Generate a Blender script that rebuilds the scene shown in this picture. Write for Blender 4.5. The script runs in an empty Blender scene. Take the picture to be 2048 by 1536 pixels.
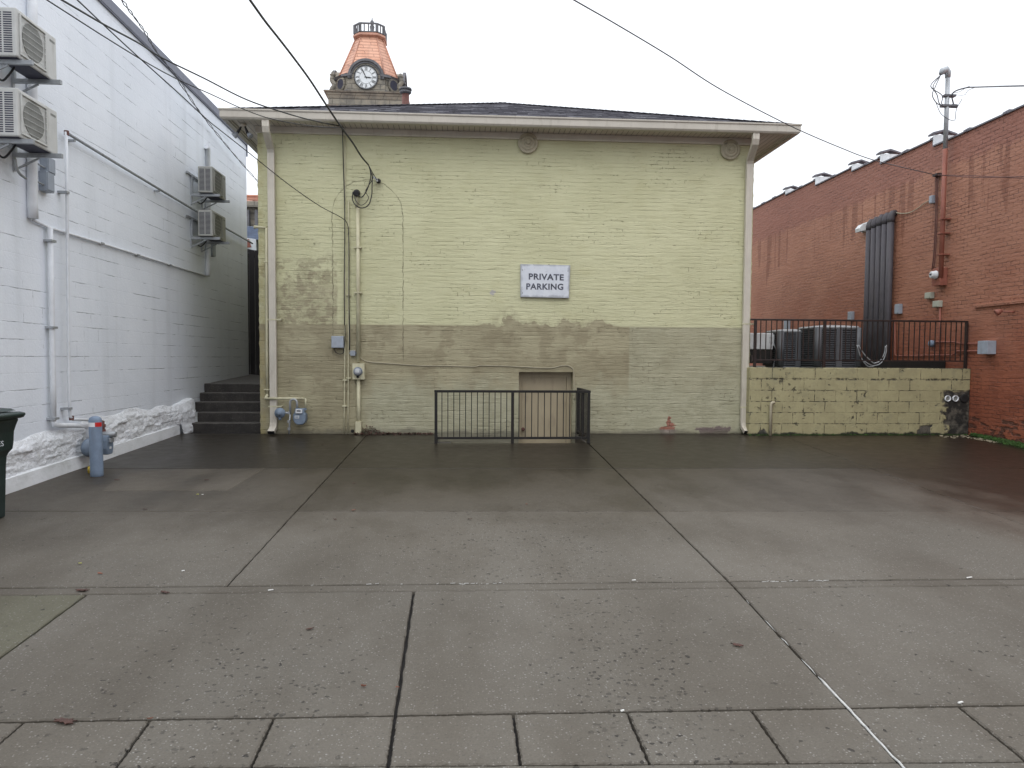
import bpy, math, random
from mathutils import Vector, Matrix
random.seed(7)
R_ = math.radians
scn = bpy.context.scene

# ------------------------------------------------------------------ camera
FPX, YAW, TPITCH, ROLL, EYE, SLOPE, YF = 1479.0, .0661, .051, .006, 1.435, .03, 14.0
_p = math.atan(TPITCH)
FW = Vector((math.sin(YAW)*math.cos(_p), math.cos(YAW)*math.cos(_p), -math.sin(_p)))
_r0 = Vector((math.cos(YAW), -math.sin(YAW), 0)); _u0 = _r0.cross(FW)
RT = _r0*math.cos(ROLL) + _u0*math.sin(ROLL)
UP = _u0*math.cos(ROLL) - _r0*math.sin(ROLL)
cam_data = bpy.data.cameras.new('camera'); cam = bpy.data.objects.new('camera', cam_data)
scn.collection.objects.link(cam)
cam_data.sensor_width = 36; cam_data.lens = 36*FPX/2048; cam_data.shift_y = 24/2048
cam_data.clip_start = .05; cam_data.clip_end = 2000
cam.matrix_world = Matrix(((RT.x, UP.x, -FW.x, 0), (RT.y, UP.y, -FW.y, 0), (RT.z, UP.z, -FW.z, EYE), (0, 0, 0, 1)))
scn.camera = cam

# ------------------------------------------------------------------ overcast sky, sun, exposure
SKY_GREY, SKY_STR = 11.0, .125
world = bpy.data.worlds.new("World"); scn.world = world; world.use_nodes = True
wn = world.node_tree; bg = wn.nodes['Background']
sky = wn.nodes.new('ShaderNodeTexSky'); sky.sky_type = 'NISHITA'; sky.sun_disc = False
sky.sun_elevation = R_(52); sky.sun_rotation = R_(200); sky.dust_density = 4; sky.air_density = 1.6
mx = wn.nodes.new('ShaderNodeMix'); mx.data_type = 'RGBA'; mx.inputs['Factor'].default_value = .9
wn.links.new(sky.outputs[0], mx.inputs['A']); mx.inputs['B'].default_value = (SKY_GREY*.955, SKY_GREY*.985, SKY_GREY*1.035, 1)
tcw = wn.nodes.new('ShaderNodeTexCoord'); sw = wn.nodes.new('ShaderNodeSeparateXYZ'); wn.links.new(tcw.outputs['Generated'], sw.inputs[0])
mrw = wn.nodes.new('ShaderNodeMapRange'); wn.links.new(sw.outputs[2], mrw.inputs[0])      # overcast sky: zenith brighter than horizon
for i_, v_ in ((1, 0.), (2, 1.), (3, .82), (4, 1.55)): mrw.inputs[i_].default_value = v_
vm = wn.nodes.new('ShaderNodeVectorMath'); vm.operation = 'SCALE'; wn.links.new(mx.outputs['Result'], vm.inputs[0]); wn.links.new(mrw.outputs[0], vm.inputs[3])
wn.links.new(vm.outputs[0], bg.inputs['Color']); bg.inputs['Strength'].default_value = SKY_STR
sd = bpy.data.lights.new('sun', 'SUN'); sd.energy = .5; sd.angle = R_(40); sd.color = (1, .98, .95)
so = bpy.data.objects.new('sun', sd); scn.collection.objects.link(so)
so.rotation_euler = (R_(38), 0, R_(-20))
scn.view_settings.view_transform = 'Standard'; scn.view_settings.look = 'None'
scn.view_settings.exposure = 0; scn.view_settings.gamma = 1
scn.cycles.max_bounces = 6; scn.cycles.diffuse_bounces = 4

# ------------------------------------------------------------------ where a sight line meets a real surface
O = Vector((0, 0, EYE))
def ray(x, y): return FW + RT*((x-1024)/FPX) - UP*((y-792)/FPX)
def PY(x, y, Y=YF): d = ray(x, y); return O + d*(Y/d.y)
def PX(x, y, X): d = ray(x, y); return O + d*(X/d.x)
def PG(x, y):
    n = Vector((0, -SLOPE, 1)); d = ray(x, y); return O + d*(-(n.dot(O)+SLOPE*YF)/n.dot(d))
def gz(y): return -SLOPE*(YF-y)
XL, XR = -5.3, 9.83

# ------------------------------------------------------------------ mesh builder
class MB:
    def __init__(s): s.v = []; s.f = []; s.sm = []
    def add(s, vs, fs, smooth=False):
        b = len(s.v); s.v += [tuple(v) for v in vs]
        for f in fs: s.f.append(tuple(b+i for i in f)); s.sm.append(smooth)
        return s
    def box(s, x0, x1, y0, y1, z0, z1):
        v = [(x, y, z) for x in (x0, x1) for y in (y0, y1) for z in (z0, z1)]
        return s.add(v, [(0, 1, 3, 2), (4, 6, 7, 5), (0, 4, 5, 1), (2, 3, 7, 6), (0, 2, 6, 4), (1, 5, 7, 3)])
    def bar(s, a, b, w, h, up=Vector((0, 0, 1))):
        a = Vector(a); b = Vector(b); d = (b-a).normalized(); u = up if abs(d.dot(up)) < .95 else Vector((0, 1, 0))
        sx = d.cross(u).normalized()*(w/2); sz = sx.cross(d).normalized()*(h/2)
        v = [p+i*sx+j*sz for p in (a, b) for i, j in ((-1, -1), (1, -1), (1, 1), (-1, 1))]
        return s.add(v, [(0, 1, 2, 3), (7, 6, 5, 4), (0, 4, 5, 1), (1, 5, 6, 2), (2, 6, 7, 3), (3, 7, 4, 0)])
    def tube(s, pts, r, n=8, caps=True):
        pts = [Vector(p) for p in pts]; N = len(pts)
        rs = r if isinstance(r, (list, tuple)) else [r]*N
        base = len(s.v); prev = None
        for i, p in enumerate(pts):
            d = (pts[min(i+1, N-1)]-pts[max(i-1, 0)])
            d = d.normalized() if d.length > 1e-9 else Vector((0, 0, 1))
            if prev is None:
                u = d.orthogonal().normalized()
                w = Vector((0, 0, 1)) if abs(d.z) < .9 else Vector((0, 1, 0))
                u = (w - d*w.dot(d)).normalized()
            else:
                u = (prev - d*prev.dot(d)); u = u.normalized() if u.length > 1e-6 else d.orthogonal().normalized()
            prev = u; q = d.cross(u)
            for k in range(n):
                a = 2*math.pi*k/n; s.v.append(tuple(p + (u*math.cos(a)+q*math.sin(a))*rs[i]))
        for i in range(N-1):
            for k in range(n):
                s.f.append((base+i*n+k, base+i*n+(k+1) % n, base+(i+1)*n+(k+1) % n, base+(i+1)*n+k)); s.sm.append(True)
        if caps:
            s.f.append(tuple(base+k for k in range(n))[::-1]); s.sm.append(False)
            s.f.append(tuple(base+(N-1)*n+k for k in range(n))); s.sm.append(False)
        return s
    def cyl(s, a, b, r, n=20, r2=None): return s.tube([a, b], [r, r if r2 is None else r2], n)
    def disc(s, c, nrm, prof, n=24):      # lathe of (height, radius) pairs along nrm
        c = Vector(c); nrm = Vector(nrm).normalized()
        return s.tube([c+nrm*(h+1e-5*i) for i, (h, r) in enumerate(prof)], [max(r, 1e-4) for h, r in prof], n) if False else s._lathe(c, nrm, prof, n)
    def _lathe(s, c, d, prof, n):
        u = d.orthogonal().normalized(); q = d.cross(u); b = len(s.v)
        for h, r in prof:
            for k in range(n):
                a = 2*math.pi*(k+.5)/n; s.v.append(tuple(c+d*h+(u*math.cos(a)+q*math.sin(a))*max(r, 1e-4)))
        for i in range(len(prof)-1):
            for k in range(n):
                s.f.append((b+i*n+k, b+i*n+(k+1) % n, b+(i+1)*n+(k+1) % n, b+(i+1)*n+k)); s.sm.append(n > 10)
        s.f.append(tuple(b+k for k in range(n))[::-1]); s.sm.append(False)
        s.f.append(tuple(b+(len(prof)-1)*n+k for k in range(n))); s.sm.append(False)
        return s
    def prism(s, poly, f0, f1):           # poly of 2D points, f0/f1 map them to the two ends
        n = len(poly); v = [f0(*p) for p in poly]+[f1(*p) for p in poly]
        return s.add(v, [tuple(range(n))[::-1], tuple(range(n, 2*n))]+[(i, (i+1) % n, n+(i+1) % n, n+i) for i in range(n)])
    def loft(s, rings, caps=True, smooth=False):
        n = len(rings[0]); b = len(s.v)
        for r in rings: s.v += [tuple(p) for p in r]
        for i in range(len(rings)-1):
            for k in range(n):
                s.f.append((b+i*n+k, b+i*n+(k+1) % n, b+(i+1)*n+(k+1) % n, b+(i+1)*n+k)); s.sm.append(smooth)
        if caps:
            s.f.append(tuple(b+k for k in range(n))[::-1]); s.sm.append(False)
            s.f.append(tuple(b+(len(rings)-1)*n+k for k in range(n))); s.sm.append(False)
        return s
    def build(s, name, mat, parent=None, bevel=0, local=False, attr=None):
        me = bpy.data.meshes.new(name)
        o = bpy.data.objects.new(name, me); scn.collection.objects.link(o)
        off = Vector((0, 0, 0))
        if not local:
            if parent is not None:
                t = parent; off = Vector((0, 0, 0))
                while t is not None: off += t.location; t = t.parent
            else:
                xs, ys, zs = zip(*s.v)
                off = Vector(((min(xs)+max(xs))/2, (min(ys)+max(ys))/2, min(zs))); o.location = off
        me.from_pydata([Vector(v)-off for v in s.v], [], s.f)
        me.polygons.foreach_set('use_smooth', s.sm)
        import bmesh
        bm = bmesh.new(); bm.from_mesh(me); bmesh.ops.recalc_face_normals(bm, faces=bm.faces); bm.to_mesh(me); bm.free()
        if parent is not None: o.parent = parent
        me.materials.append(mat)
        if bevel:
            m = o.modifiers.new('bevel', 'BEVEL'); m.width = bevel; m.segments = 2; m.limit_method = 'ANGLE'; m.angle_limit = R_(40)
        return o

def curve(pts, k=8):
    P = [Vector(p) for p in pts]; out = []
    P = [P[0]*2-P[1]]+P+[P[-1]*2-P[-2]]
    for i in range(1, len(P)-2):
        a, b, c, d = P[i-1:i+3]
        for j in range(k):
            t = j/k
            out.append(.5*((2*b)+(-a+c)*t+(2*a-5*b+4*c-d)*t*t+(-a+3*b-3*c+d)*t**3))
    out.append(P[-2]); return out

def thing(name, label, cat, loc, group=None):
    o = bpy.data.objects.new(name, None); o.empty_display_size = .1; scn.collection.objects.link(o)
    o.location = loc; o['label'] = label; o['category'] = cat
    if group: o['group'] = group
    return o
def tag(o, label, cat, group=None):
    o['label'] = label; o['category'] = cat
    if group: o['group'] = group
    return o
def struct(o): o['kind'] = 'structure'; return o
def stuff(o, label, cat): o['kind'] = 'stuff'; o['label'] = label; o['category'] = cat; return o
def dup(o, loc, label=None):
    def cp(x, par):
        c = x.copy(); scn.collection.objects.link(c)
        if par: c.parent = par
        for ch in [k for k in bpy.data.objects if k.parent == x]: cp(ch, c)
        return c
    c = cp(o, None); c.location = loc
    if label: c['label'] = label
    return c

# ------------------------------------------------------------------ material helpers
class G:
    def __init__(s, name):
        s.m = bpy.data.materials.new(name); s.m.use_nodes = True; s.t = s.m.node_tree
        s.b = s.t.nodes['Principled BSDF']; s.b.inputs['Roughness'].default_value = .7
        s.pos = s.t.nodes.new('ShaderNodeNewGeometry').outputs['Position']
        sp = s.N('ShaderNodeSeparateXYZ', {0: s.pos}); s.x, s.y, s.z = sp.outputs
    def N(s, typ, ins=None, **pr):
        n = s.t.nodes.new(typ)
        for k, v in pr.items(): setattr(n, k, v)
        for k, v in (ins or {}).items():
            if isinstance(v, bpy.types.NodeSocket): s.t.links.new(v, n.inputs[k])
            else: n.inputs[k].default_value = v
        return n
    def ma(s, op, a, b=None, c=None, clamp=False):
        d = {0: a}
        if b is not None: d[1] = b
        if c is not None: d[2] = c
        return s.N('ShaderNodeMath', d, operation=op, use_clamp=clamp).outputs[0]
    def mul(s, a, b): return s.ma('MULTIPLY', a, b)
    def add(s, a, b): return s.ma('ADD', a, b)
    def sub(s, a, b): return s.ma('SUBTRACT', a, b)
    def mx(s, a, b): return s.ma('MAXIMUM', a, b)
    def mn(s, a, b): return s.ma('MINIMUM', a, b)
    def ss(s, v, a, b, lo=0., hi=1.):      # smoothstep, works for a>b too
        if a > b: a, b, lo, hi = b, a, hi, lo
        return s.N('ShaderNodeMapRange', {0: v, 1: a, 2: b, 3: lo, 4: hi}, interpolation_type='SMOOTHSTEP').outputs[0]
    def comb(s, x, y, z=0.): return s.N('ShaderNodeCombineXYZ', {0: x, 1: y, 2: z}).outputs[0]
    def noise(s, scale, detail=4, rough=.55, vec=None, dist=0.):
        return s.N('ShaderNodeTexNoise', {'Vector': vec or s.pos, 'Scale': scale, 'Detail': detail, 'Roughness': rough, 'Distortion': dist}).outputs[0]
    def vec(s, sx, sy, sz, off=(0, 0, 0)):
        return s.N('ShaderNodeMapping', {'Vector': s.pos, 'Scale': (sx, sy, sz), 'Location': off}).outputs[0]
    def vor(s, scale, vec=None, feature='F1'):
        return s.N('ShaderNodeTexVoronoi', {'Vector': vec or s.pos, 'Scale': scale}, feature=feature).outputs[0]
    def mix(s, f, a, b, mode='MIX'):
        def c(v): return v if isinstance(v, bpy.types.NodeSocket) else (*v, 1) if len(v) == 3 else v
        n = s.N('ShaderNodeMix', {'Factor': f}, data_type='RGBA', blend_type=mode)
        for k, v in (('A', c(a)), ('B', c(b))):
            so_ = [i for i in n.inputs if i.name == k and i.type == 'RGBA'][0]
            if isinstance(v, bpy.types.NodeSocket): s.t.links.new(v, so_)
            else: so_.default_value = v
        return [o for o in n.outputs if o.type == 'RGBA'][0]
    def brick(s, u, v, w, h, mortar=.006, smooth=.3, off=.5):
        n = s.N('ShaderNodeTexBrick', {'Vector': s.comb(u, v), 'Color1': (0, 0, 0, 1), 'Color2': (1, 1, 1, 1), 'Mortar': (.5, .5, .5, 1), 'Scale': 1., 'Mortar Size': mortar,
                'Mortar Smooth': smooth, 'Brick Width': w, 'Row Height': h}, offset=off)
        return n.outputs['Fac'], n.outputs['Color']
    def out(s, col=None, rough=None, height=None, dist=.01, strength=1., metal=None, spec=None):
        for k, v in (('Base Color', col), ('Roughness', rough), ('Metallic', metal), ('Specular IOR Level', spec)):
            if v is None: continue
            if isinstance(v, bpy.types.NodeSocket): s.t.links.new(v, s.b.inputs[k])
            else: s.b.inputs[k].default_value = (*v, 1) if isinstance(v, tuple) and len(v) == 3 else v
        if height is not None:
            bp = s.N('ShaderNodeBump', {'Height': height, 'Distance': dist, 'Strength': strength})
            s.t.links.new(bp.outputs[0], s.b.inputs['Normal'])
        return s.m

def paint(name, col, rough=.55, var=.12, scale=6, dirt=None, dirt_amt=.35, bump=.0015, metal=0.):
    g = G(name); n = g.noise(scale, 5)
    c = g.mix(g.ss(n, .3, .7), tuple(v*(1-var) for v in col), tuple(min(1, v*(1+var)) for v in col))
    if dirt:
        st = g.noise(9, 5, .6, g.vec(1, 1, .25))
        c = g.mix(g.mul(g.ss(st, .52, .72), dirt_amt), c, dirt)
    return g.out(c, g.ss(n, .2, .8, rough-.08, rough+.1), g.noise(40, 3), bump, 1., metal)

M = {}
M['beige'] = paint('beige_trim', (.565, .525, .45), .45, .05, 3, (.25, .2, .16), .25)
M['gutter'] = paint('gutter_enamel', (.50, .465, .405), .4, .05, 3, (.25, .22, .17), .3)
M['cream'] = paint('cream_painted_steel', (.55, .52, .36), .55, .08, 8, (.28, .24, .15), .35)
M['greybox'] = paint('grey_painted_box', (.33, .37, .43), .5, .07, 10, (.15, .14, .12), .25)
M['gasgrey'] = paint('blue_grey_meter_paint', (.17, .22, .29), .5, .1, 12, (.08, .07, .06), .4)
M['boll'] = paint('bollard_grey_paint', (.19, .25, .34), .5, .1, 12, (.1, .1, .1), .3)
M['white'] = paint('white_pipe_paint', (.72, .74, .77), .5, .04, 8, (.45, .43, .4), .25)
M['galv'] = paint('galvanised_steel', (.38, .40, .42), .45, .1, 14, (.2, .19, .17), .3, metal=.4)
M['acbody'] = paint('air_conditioner_enamel', (.57, .575, .555), .45, .05, 5, (.32, .3, .25), .35)
M['acfar'] = paint('weathered_air_conditioner_enamel', (.40, .40, .375), .5, .05, 5, (.25, .23, .2), .4)
M['slot'] = paint('dark_coil', (.035, .035, .06), .6, .1, 30)
M['coil'] = paint('condenser_coil', (.038, .04, .046), .6, .1, 30)
M['fan'] = paint('fan_guard_grey', (.22, .225, .21), .6, .15, 8)
M['black'] = paint('black_railing_paint', (.008, .007, .006), .7, .2, 12, (.05, .03, .02), .3)
M['redrail'] = paint('dark_iron_paint', (.022, .014, .013), .45, .2, 12, (.07, .03, .02), .35)
M['wire'] = paint('black_cable', (.015, .015, .017), .5, .1, 20)
M['wiregrey'] = paint('weathered_grey_cable', (.09, .09, .10), .5, .1, 20)
M['rust'] = paint('rusty_brown_pipe', (.13, .055, .045), .7, .25, 14, (.2, .12, .1), .5)
M['redpipe'] = paint('brick_red_painted_steel', (.27, .095, .065), .6, .1, 10, (.12, .04, .03), .4)
M['insul'] = paint('black_pipe_insulation', (.065, .06, .07), .6, .15, 5, (.09, .08, .08), .5)
M['bin'] = paint('dark_green_plastic', (.014, .03, .028), .42, .15, 5, (.05, .05, .05), .2)
M['yellow'] = paint('yellow_plastic', (.55, .40, .05), .5)
M['redtape'] = paint('red_reflective_tape', (.55, .02, .02), .35)
M['whitetape'] = paint('white_reflective_tape', (.78, .78, .80), .35)
M['glass'] = paint('meter_glass', (.30, .32, .36), .12, .1, 20)
M['dial'] = paint('meter_dial', (.62, .64, .66), .4)
M['darkhole'] = paint('dark_opening', (.01, .01, .01), .8)
M['caulk'] = paint('white_joint_sealant', (.50, .50, .48), .6, .15, 30)
M['lettering'] = paint('faded_blue_grey_lettering', (.075, .08, .11), .6, .5, 26)
M['coping'] = paint('dark_weathered_metal_coping', (.17, .18, .23), .5, .12, 6, (.1, .1, .11), .4)
M['tile'] = paint('dark_glazed_coping_tile', (.13, .125, .145), .45, .25, 6, (.2, .2, .22), .4)
M['flash'] = paint('white_membrane', (.72, .75, .77), .5, .06, 6, (.3, .3, .3), .3)
M['copper'] = None
def mat_copper():
    g = G('new_copper_sheet'); n = g.noise(1.1, 4)
    f, c = g.brick(g.add(g.x, g.mul(g.y, .7)), g.z, 1.3, .27, .025, .2)
    col = g.mix(g.ss(n, .35, .65), (.52, .265, .175), (.62, .345, .24))
    col = g.mix(g.mul(g.ss(g.noise(2.2, 3, .5, g.vec(1, 1, .12)), .55, .7), .35), col, (.30, .15, .11))
    col = g.mix(g.mul(f, .65), col, (.24, .12, .09))
    return g.out(col, .5, g.mul(f, -1), .03, 1, .25)
M['copper'] = mat_copper()
M['copperband'] = paint('copper_trim', (.50, .265, .19), .5, .15, 1.5, (.25, .13, .1), .4, metal=.2)
def mat_stone():
    g = G('weathered_limestone')
    f, c = g.brick(g.add(g.x, g.y), g.z, 1.1, .42, .02, .2)
    n = g.noise(.8, 6, .65); col = g.mix(g.ss(n, .35, .7), (.32, .29, .235), (.17, .158, .14))
    col = g.mix(g.mul(g.ss(g.noise(3, 5), .5, .7), .5), col, (.36, .31, .24))
    col = g.mix(g.mul(f, .6), col, (.07, .065, .06))
    return g.out(col, .85, g.sub(g.noise(5, 5), f), .05)
M['stone'] = mat_stone()
M['towerslate'] = paint('dark_grey_cornice_stone', (.13, .13, .14), .8, .25, 1.5, (.05, .05, .05), .5)

def mat_yellow():
    g = G('cream_yellow_painted_brick')
    # slightly wavering courses
    w = g.mul(g.sub(g.noise(1.1, 3), .5), .06); w2 = g.mul(g.sub(g.noise(9, 4, .7), .5), .035)
    v = g.add(g.z, g.add(w, w2)); f, bc = g.brick(g.add(g.x, w2), v, .215, .072, .0055, .6)
    big = g.noise(.7, 5, .6); mid = g.noise(3.2, 6, .65); fine = g.noise(24, 4, .6)
    up = g.mix(g.ss(big, .35, .65), (.535, .525, .325), (.59, .58, .37))
    up = g.mix(g.mul(g.ss(g.noise(2.2, 5, .6, g.vec(1, 1, 1.4, (5, 2, 1))), .5, .75), .4), up, (.47, .45, .25))
    low = g.mix(g.ss(g.noise(1.3, 6, .62, g.vec(1, 1, 1.6)), .38, .62), (.295, .262, .165), (.375, .34, .22))
    low = g.mix(g.mul(g.ss(g.noise(2.6, 6, .6, g.vec(1, 1, 1, (3, 0, 7))), .52, .62), .55), low, (.24, .205, .125))
    pale = g.mix(g.ss(mid, .4, .6), (.42, .41, .29), (.36, .35, .24))
    # where the later, browner coat stops: a straight line, ragged round the middle, higher at the left end
    e = g.mul(g.sub(g.noise(2.4, 6, .6, g.vec(1, 1, 1, (1, 4, 2))), .5), 1.)
    zc = g.add(2.05, g.mul(g.mul(g.ss(g.x, .2, .8), g.ss(g.x, 3.1, 2.4)), g.add(.06, g.mul(e, .9))))
    lowm = g.ss(g.sub(zc, g.z), -.02, .02)
    lowm = g.mx(lowm, g.mul(g.mul(g.ss(g.sub(g.add(zc, .22), g.z), 0., .25), g.mul(g.ss(g.x, .0, .8), g.ss(g.x, 3.1, 2.4))), g.ss(g.noise(6, 6, .7), .42, .6, 0, .6)))
    lt = g.mul(g.ss(g.add(g.x, g.mul(e, .12)), -2.32, -2.36), g.ss(g.add(g.z, g.mul(g.sub(g.noise(3.4, 6, .7, g.vec(1, 1, 1.3, (1, 4, 6))), .5), 2.4)), 3.1, 2.86))
    lt = g.mul(lt, g.ss(g.x, -3.62, -3.3, .45, 1))
    lt = g.mul(lt, g.ss(g.noise(5.5, 6, .7, g.vec(1, 1, 1.3, (4, 4, 4))), .44, .56, .45, 1.))
    lt = g.mx(lt, g.mul(g.mul(g.ss(g.x, -2.32, -2.36), g.ss(g.z, 3.5, 3.1)), g.ss(g.noise(4.2, 6, .7, g.vec(1, 1, 1.3, (1, 8, 4))), .50, .60, 0, .7)))
    lowm = g.mx(lowm, lt)
    lowpale = g.mul(g.ss(g.add(g.z, e), 1.15, .7), g.ss(g.x, -2.1, -1.6))
    lowc = g.mix(g.mul(lowpale, .8), low, pale)
    rest = g.mul(g.ss(g.x, 3.15, 3.19), .6)
    lowc = g.mix(rest, lowc, pale)
    col = g.mix(lowm, up, lowc)
    # bottom strip right: bare brick patch
    px = PY(1337, 850).x; d = g.add(g.ma('ABSOLUTE', g.sub(g.x, px)), g.mul(g.ma('ABSOLUTE', g.sub(g.z, .06)), .9))
    d = g.mn(d, g.add(g.ma('MULTIPLY', g.ma('ABSOLUTE', g.sub(g.x, px)), 2.6), g.mul(g.ma('ABSOLUTE', g.sub(g.z, .2)), .8)))
    bare = g.ss(g.add(g.add(d, g.mul(g.sub(bc, .5), .09)), g.mul(g.sub(g.noise(9, 5, .75), .5), .30)), .17, .16)
    ex = PY(1425, 860).x
    bare2 = g.mul(g.ss(g.add(g.ma('ABSOLUTE', g.sub(g.x, ex)), g.mul(g.sub(mid, .5), 1.4)), .42, .36), g.ss(g.add(g.z, g.mul(g.sub(mid, .5), .35)), .14, .10))
    col = g.mix(bare, col, g.mix(f, g.mix(g.ss(g.z, .07, .09), (.36, .30, .26), g.mix(fine, (.34, .12, .075), (.28, .15, .11))), (.09, .05, .035)))
    col = g.mix(bare2, col, (.17, .13, .12))
    sx = PY(985, 585).x; sz = PY(985, 585).z
    chip = g.ss(g.add(g.add(g.ma('ABSOLUTE', g.sub(g.x, sx)), g.ma('ABSOLUTE', g.sub(g.z, sz))), g.mul(g.sub(fine, .5), .25)), .07, .05)
    col = g.mix(g.mul(chip, .8), col, (.42, .40, .42))
    # broken dark mortar lines and flaked chips
    lineamt = g.ss(g.noise(2.1, 6, .75, g.vec(.6, 1, 1.6, (9, 9, 9))), .51, .63)
    crk = g.mul(g.mul(f, lineamt), g.ss(g.noise(13, 4, .7), .48, .58))
    col = g.mix(g.mul(crk, .8), col, (.15, .13, .075))
    flake = g.mul(g.ss(g.noise(26, 5, .75, g.vec(.5, 1, 1.9)), .615, .65), g.ss(g.noise(1.7, 5, .7), .49, .58))
    col = g.mix(g.mul(flake, .75), col, (.12, .10, .07))
    # outline of a bricked-up arched opening: fine cracks
    xa, xb = PY(665, 520).x, PY(806, 520).x; zt = PY(735, 360).z
    wob = g.mul(g.sub(g.noise(9, 4, .7), .5), .09)
    cxa = (xa+xb)/2; rad = (xb-xa)/2; zs = zt-rad
    dl = g.mn(g.ma('ABSOLUTE', g.add(g.sub(g.x, xa), wob)), g.ma('ABSOLUTE', g.add(g.sub(g.x, xb), wob)))
    arc = g.ma('ABSOLUTE', g.add(g.sub(g.ma('SQRT', g.add(g.ma('POWER', g.sub(g.x, cxa), 2.), g.ma('POWER', g.sub(g.z, zs), 2.))), rad), wob))
    side = g.mul(g.ss(dl, .009, .003), g.mul(g.ss(g.z, 1.3, 1.5), g.ss(g.z, zs+.03, zs-.03)))
    top = g.mul(g.ss(arc, .008, .002), g.ss(g.z, zs-.02, zs+.02))
    ck = g.mul(g.mx(side, top), g.ss(g.noise(6, 3), .36, .5, .25, 1))
    col = g.mix(g.mul(ck, .65), col, (.15, .13, .08))
    # damp dirt at the foot
    foot = g.mul(g.ss(g.add(g.z, g.mul(g.sub(mid, .5), .3)), .12, 0), .75)
    col = g.mix(foot, col, (.12, .11, .08))
    col = g.mix(g.mul(g.mul(g.ss(g.x, -3.6, -3.72), g.ss(mid, .35, .6)), .5), col, (.33, .27, .10))
    row = g.ss(g.ma('ABSOLUTE', g.sub(g.ma('FRACT', g.mul(v, 1/.072)), .5)), .28, .5)
    amt = g.ss(g.noise(3.6, 7, .8, g.vec(.6, 1, 2.4, (3, 1, 1))), .46, .64, .03, .62)
    h = g.add(g.mul(g.mul(row, amt), -1.), g.add(g.mul(fine, .4), g.mul(g.noise(7, 5, .65, g.vec(.38, 1, 1.9)), 1.7)))
    h = g.add(h, g.mul(g.mul(f, g.ss(g.noise(1.8, 4), .5, .7)), -.35))
    h = g.add(h, g.mul(g.mx(crk, g.mx(flake, ck)), -.8))
    return g.out(col, .62, h, .010)
M['ybrick'] = mat_yellow()

def mat_red():
    g = G('red_painted_brick')
    w2 = g.mul(g.sub(g.noise(12, 3), .5), .02); w = g.mul(g.sub(g.noise(1.2, 2), .5), .03)
    f, bc = g.brick(g.add(g.y, w2), g.add(g.z, g.add(w, w2)), .215, .075, .0065, .5)
    big = g.noise(.55, 5, .6); mid = g.noise(2.8, 6, .65); fine = g.noise(24, 4, .6)
    hi = g.mix(g.ss(big, .35, .65), (.35, .157, .10), (.41, .195, .125))
    lo = g.mix(g.ss(mid, .35, .65), (.31, .095, .05), (.235, .07, .038))
    t = g.ss(g.add(g.z, g.mul(g.sub(big, .5), 2.2)), 3.9, 1.0)
    col = g.mix(t, hi, lo)
    topb = g.ss(g.add(g.z, g.mul(g.sub(mid, .5), .5)), 5.3, 5.45)
    col = g.mix(g.mul(topb, .6), col, (.26, .10, .075))
    # drip stains hanging from a level
    st = g.ss(g.noise(3.6, 3, .5, g.vec(1, 1, .06)), .55, .60)
    st = g.mul(st, g.ss(g.z, 5.5, 5.35)); st = g.mul(st, g.ss(g.add(g.z, g.mul(g.sub(g.noise(1.6, 4, .6, g.vec(1, 1.4, .2, (4, 1, 0))), .5), 3.6)), 4.35, 4.6))
    st = g.mul(st, g.ss(g.noise(28, 3), .3, .5, .55, 1))
    col = g.mix(g.mul(st, .58), col, (.18, .062, .035))
    # rotted courses by the ground
    er = g.ss(g.add(g.z, g.mul(g.sub(g.noise(2.2, 5, .6, g.vec(1, 1, 2.2)), .5), 1.6)), .42, .25)
    er = g.mul(er, g.ss(g.noise(4, 4, .6, g.vec(1, 1, 3)), .45, .55))
    col = g.mix(g.mul(er, .8), col, (.065, .035, .025))
    lineamt = g.ss(g.noise(1.9, 5, .7, g.vec(1, .6, 1.8, (2, 9, 4))), .42, .60)
    crk = g.mul(g.mul(f, lineamt), g.ss(g.noise(15, 3), .4, .55))
    col = g.mix(g.mul(crk, .7), col, (.07, .028, .02))
    flake = g.ss(g.noise(26, 4, .7, g.vec(1, .6, 1.7)), .68, .73)
    col = g.mix(g.mul(flake, .6), col, (.08, .035, .025))
    h = g.add(g.mul(f, g.ss(g.noise(2, 5, .7), .35, .6, -.1, -.55)), g.add(g.mul(fine, .5), g.mul(g.noise(8, 4, .6, g.vec(1, .5, 1.8)), 1.2)))
    h = g.add(h, g.mul(g.mx(crk, er), -1.4)); h = g.add(h, g.mul(bc, .35))
    return g.out(col, .6, h, .015)
M['rbrick'] = mat_red()

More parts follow.
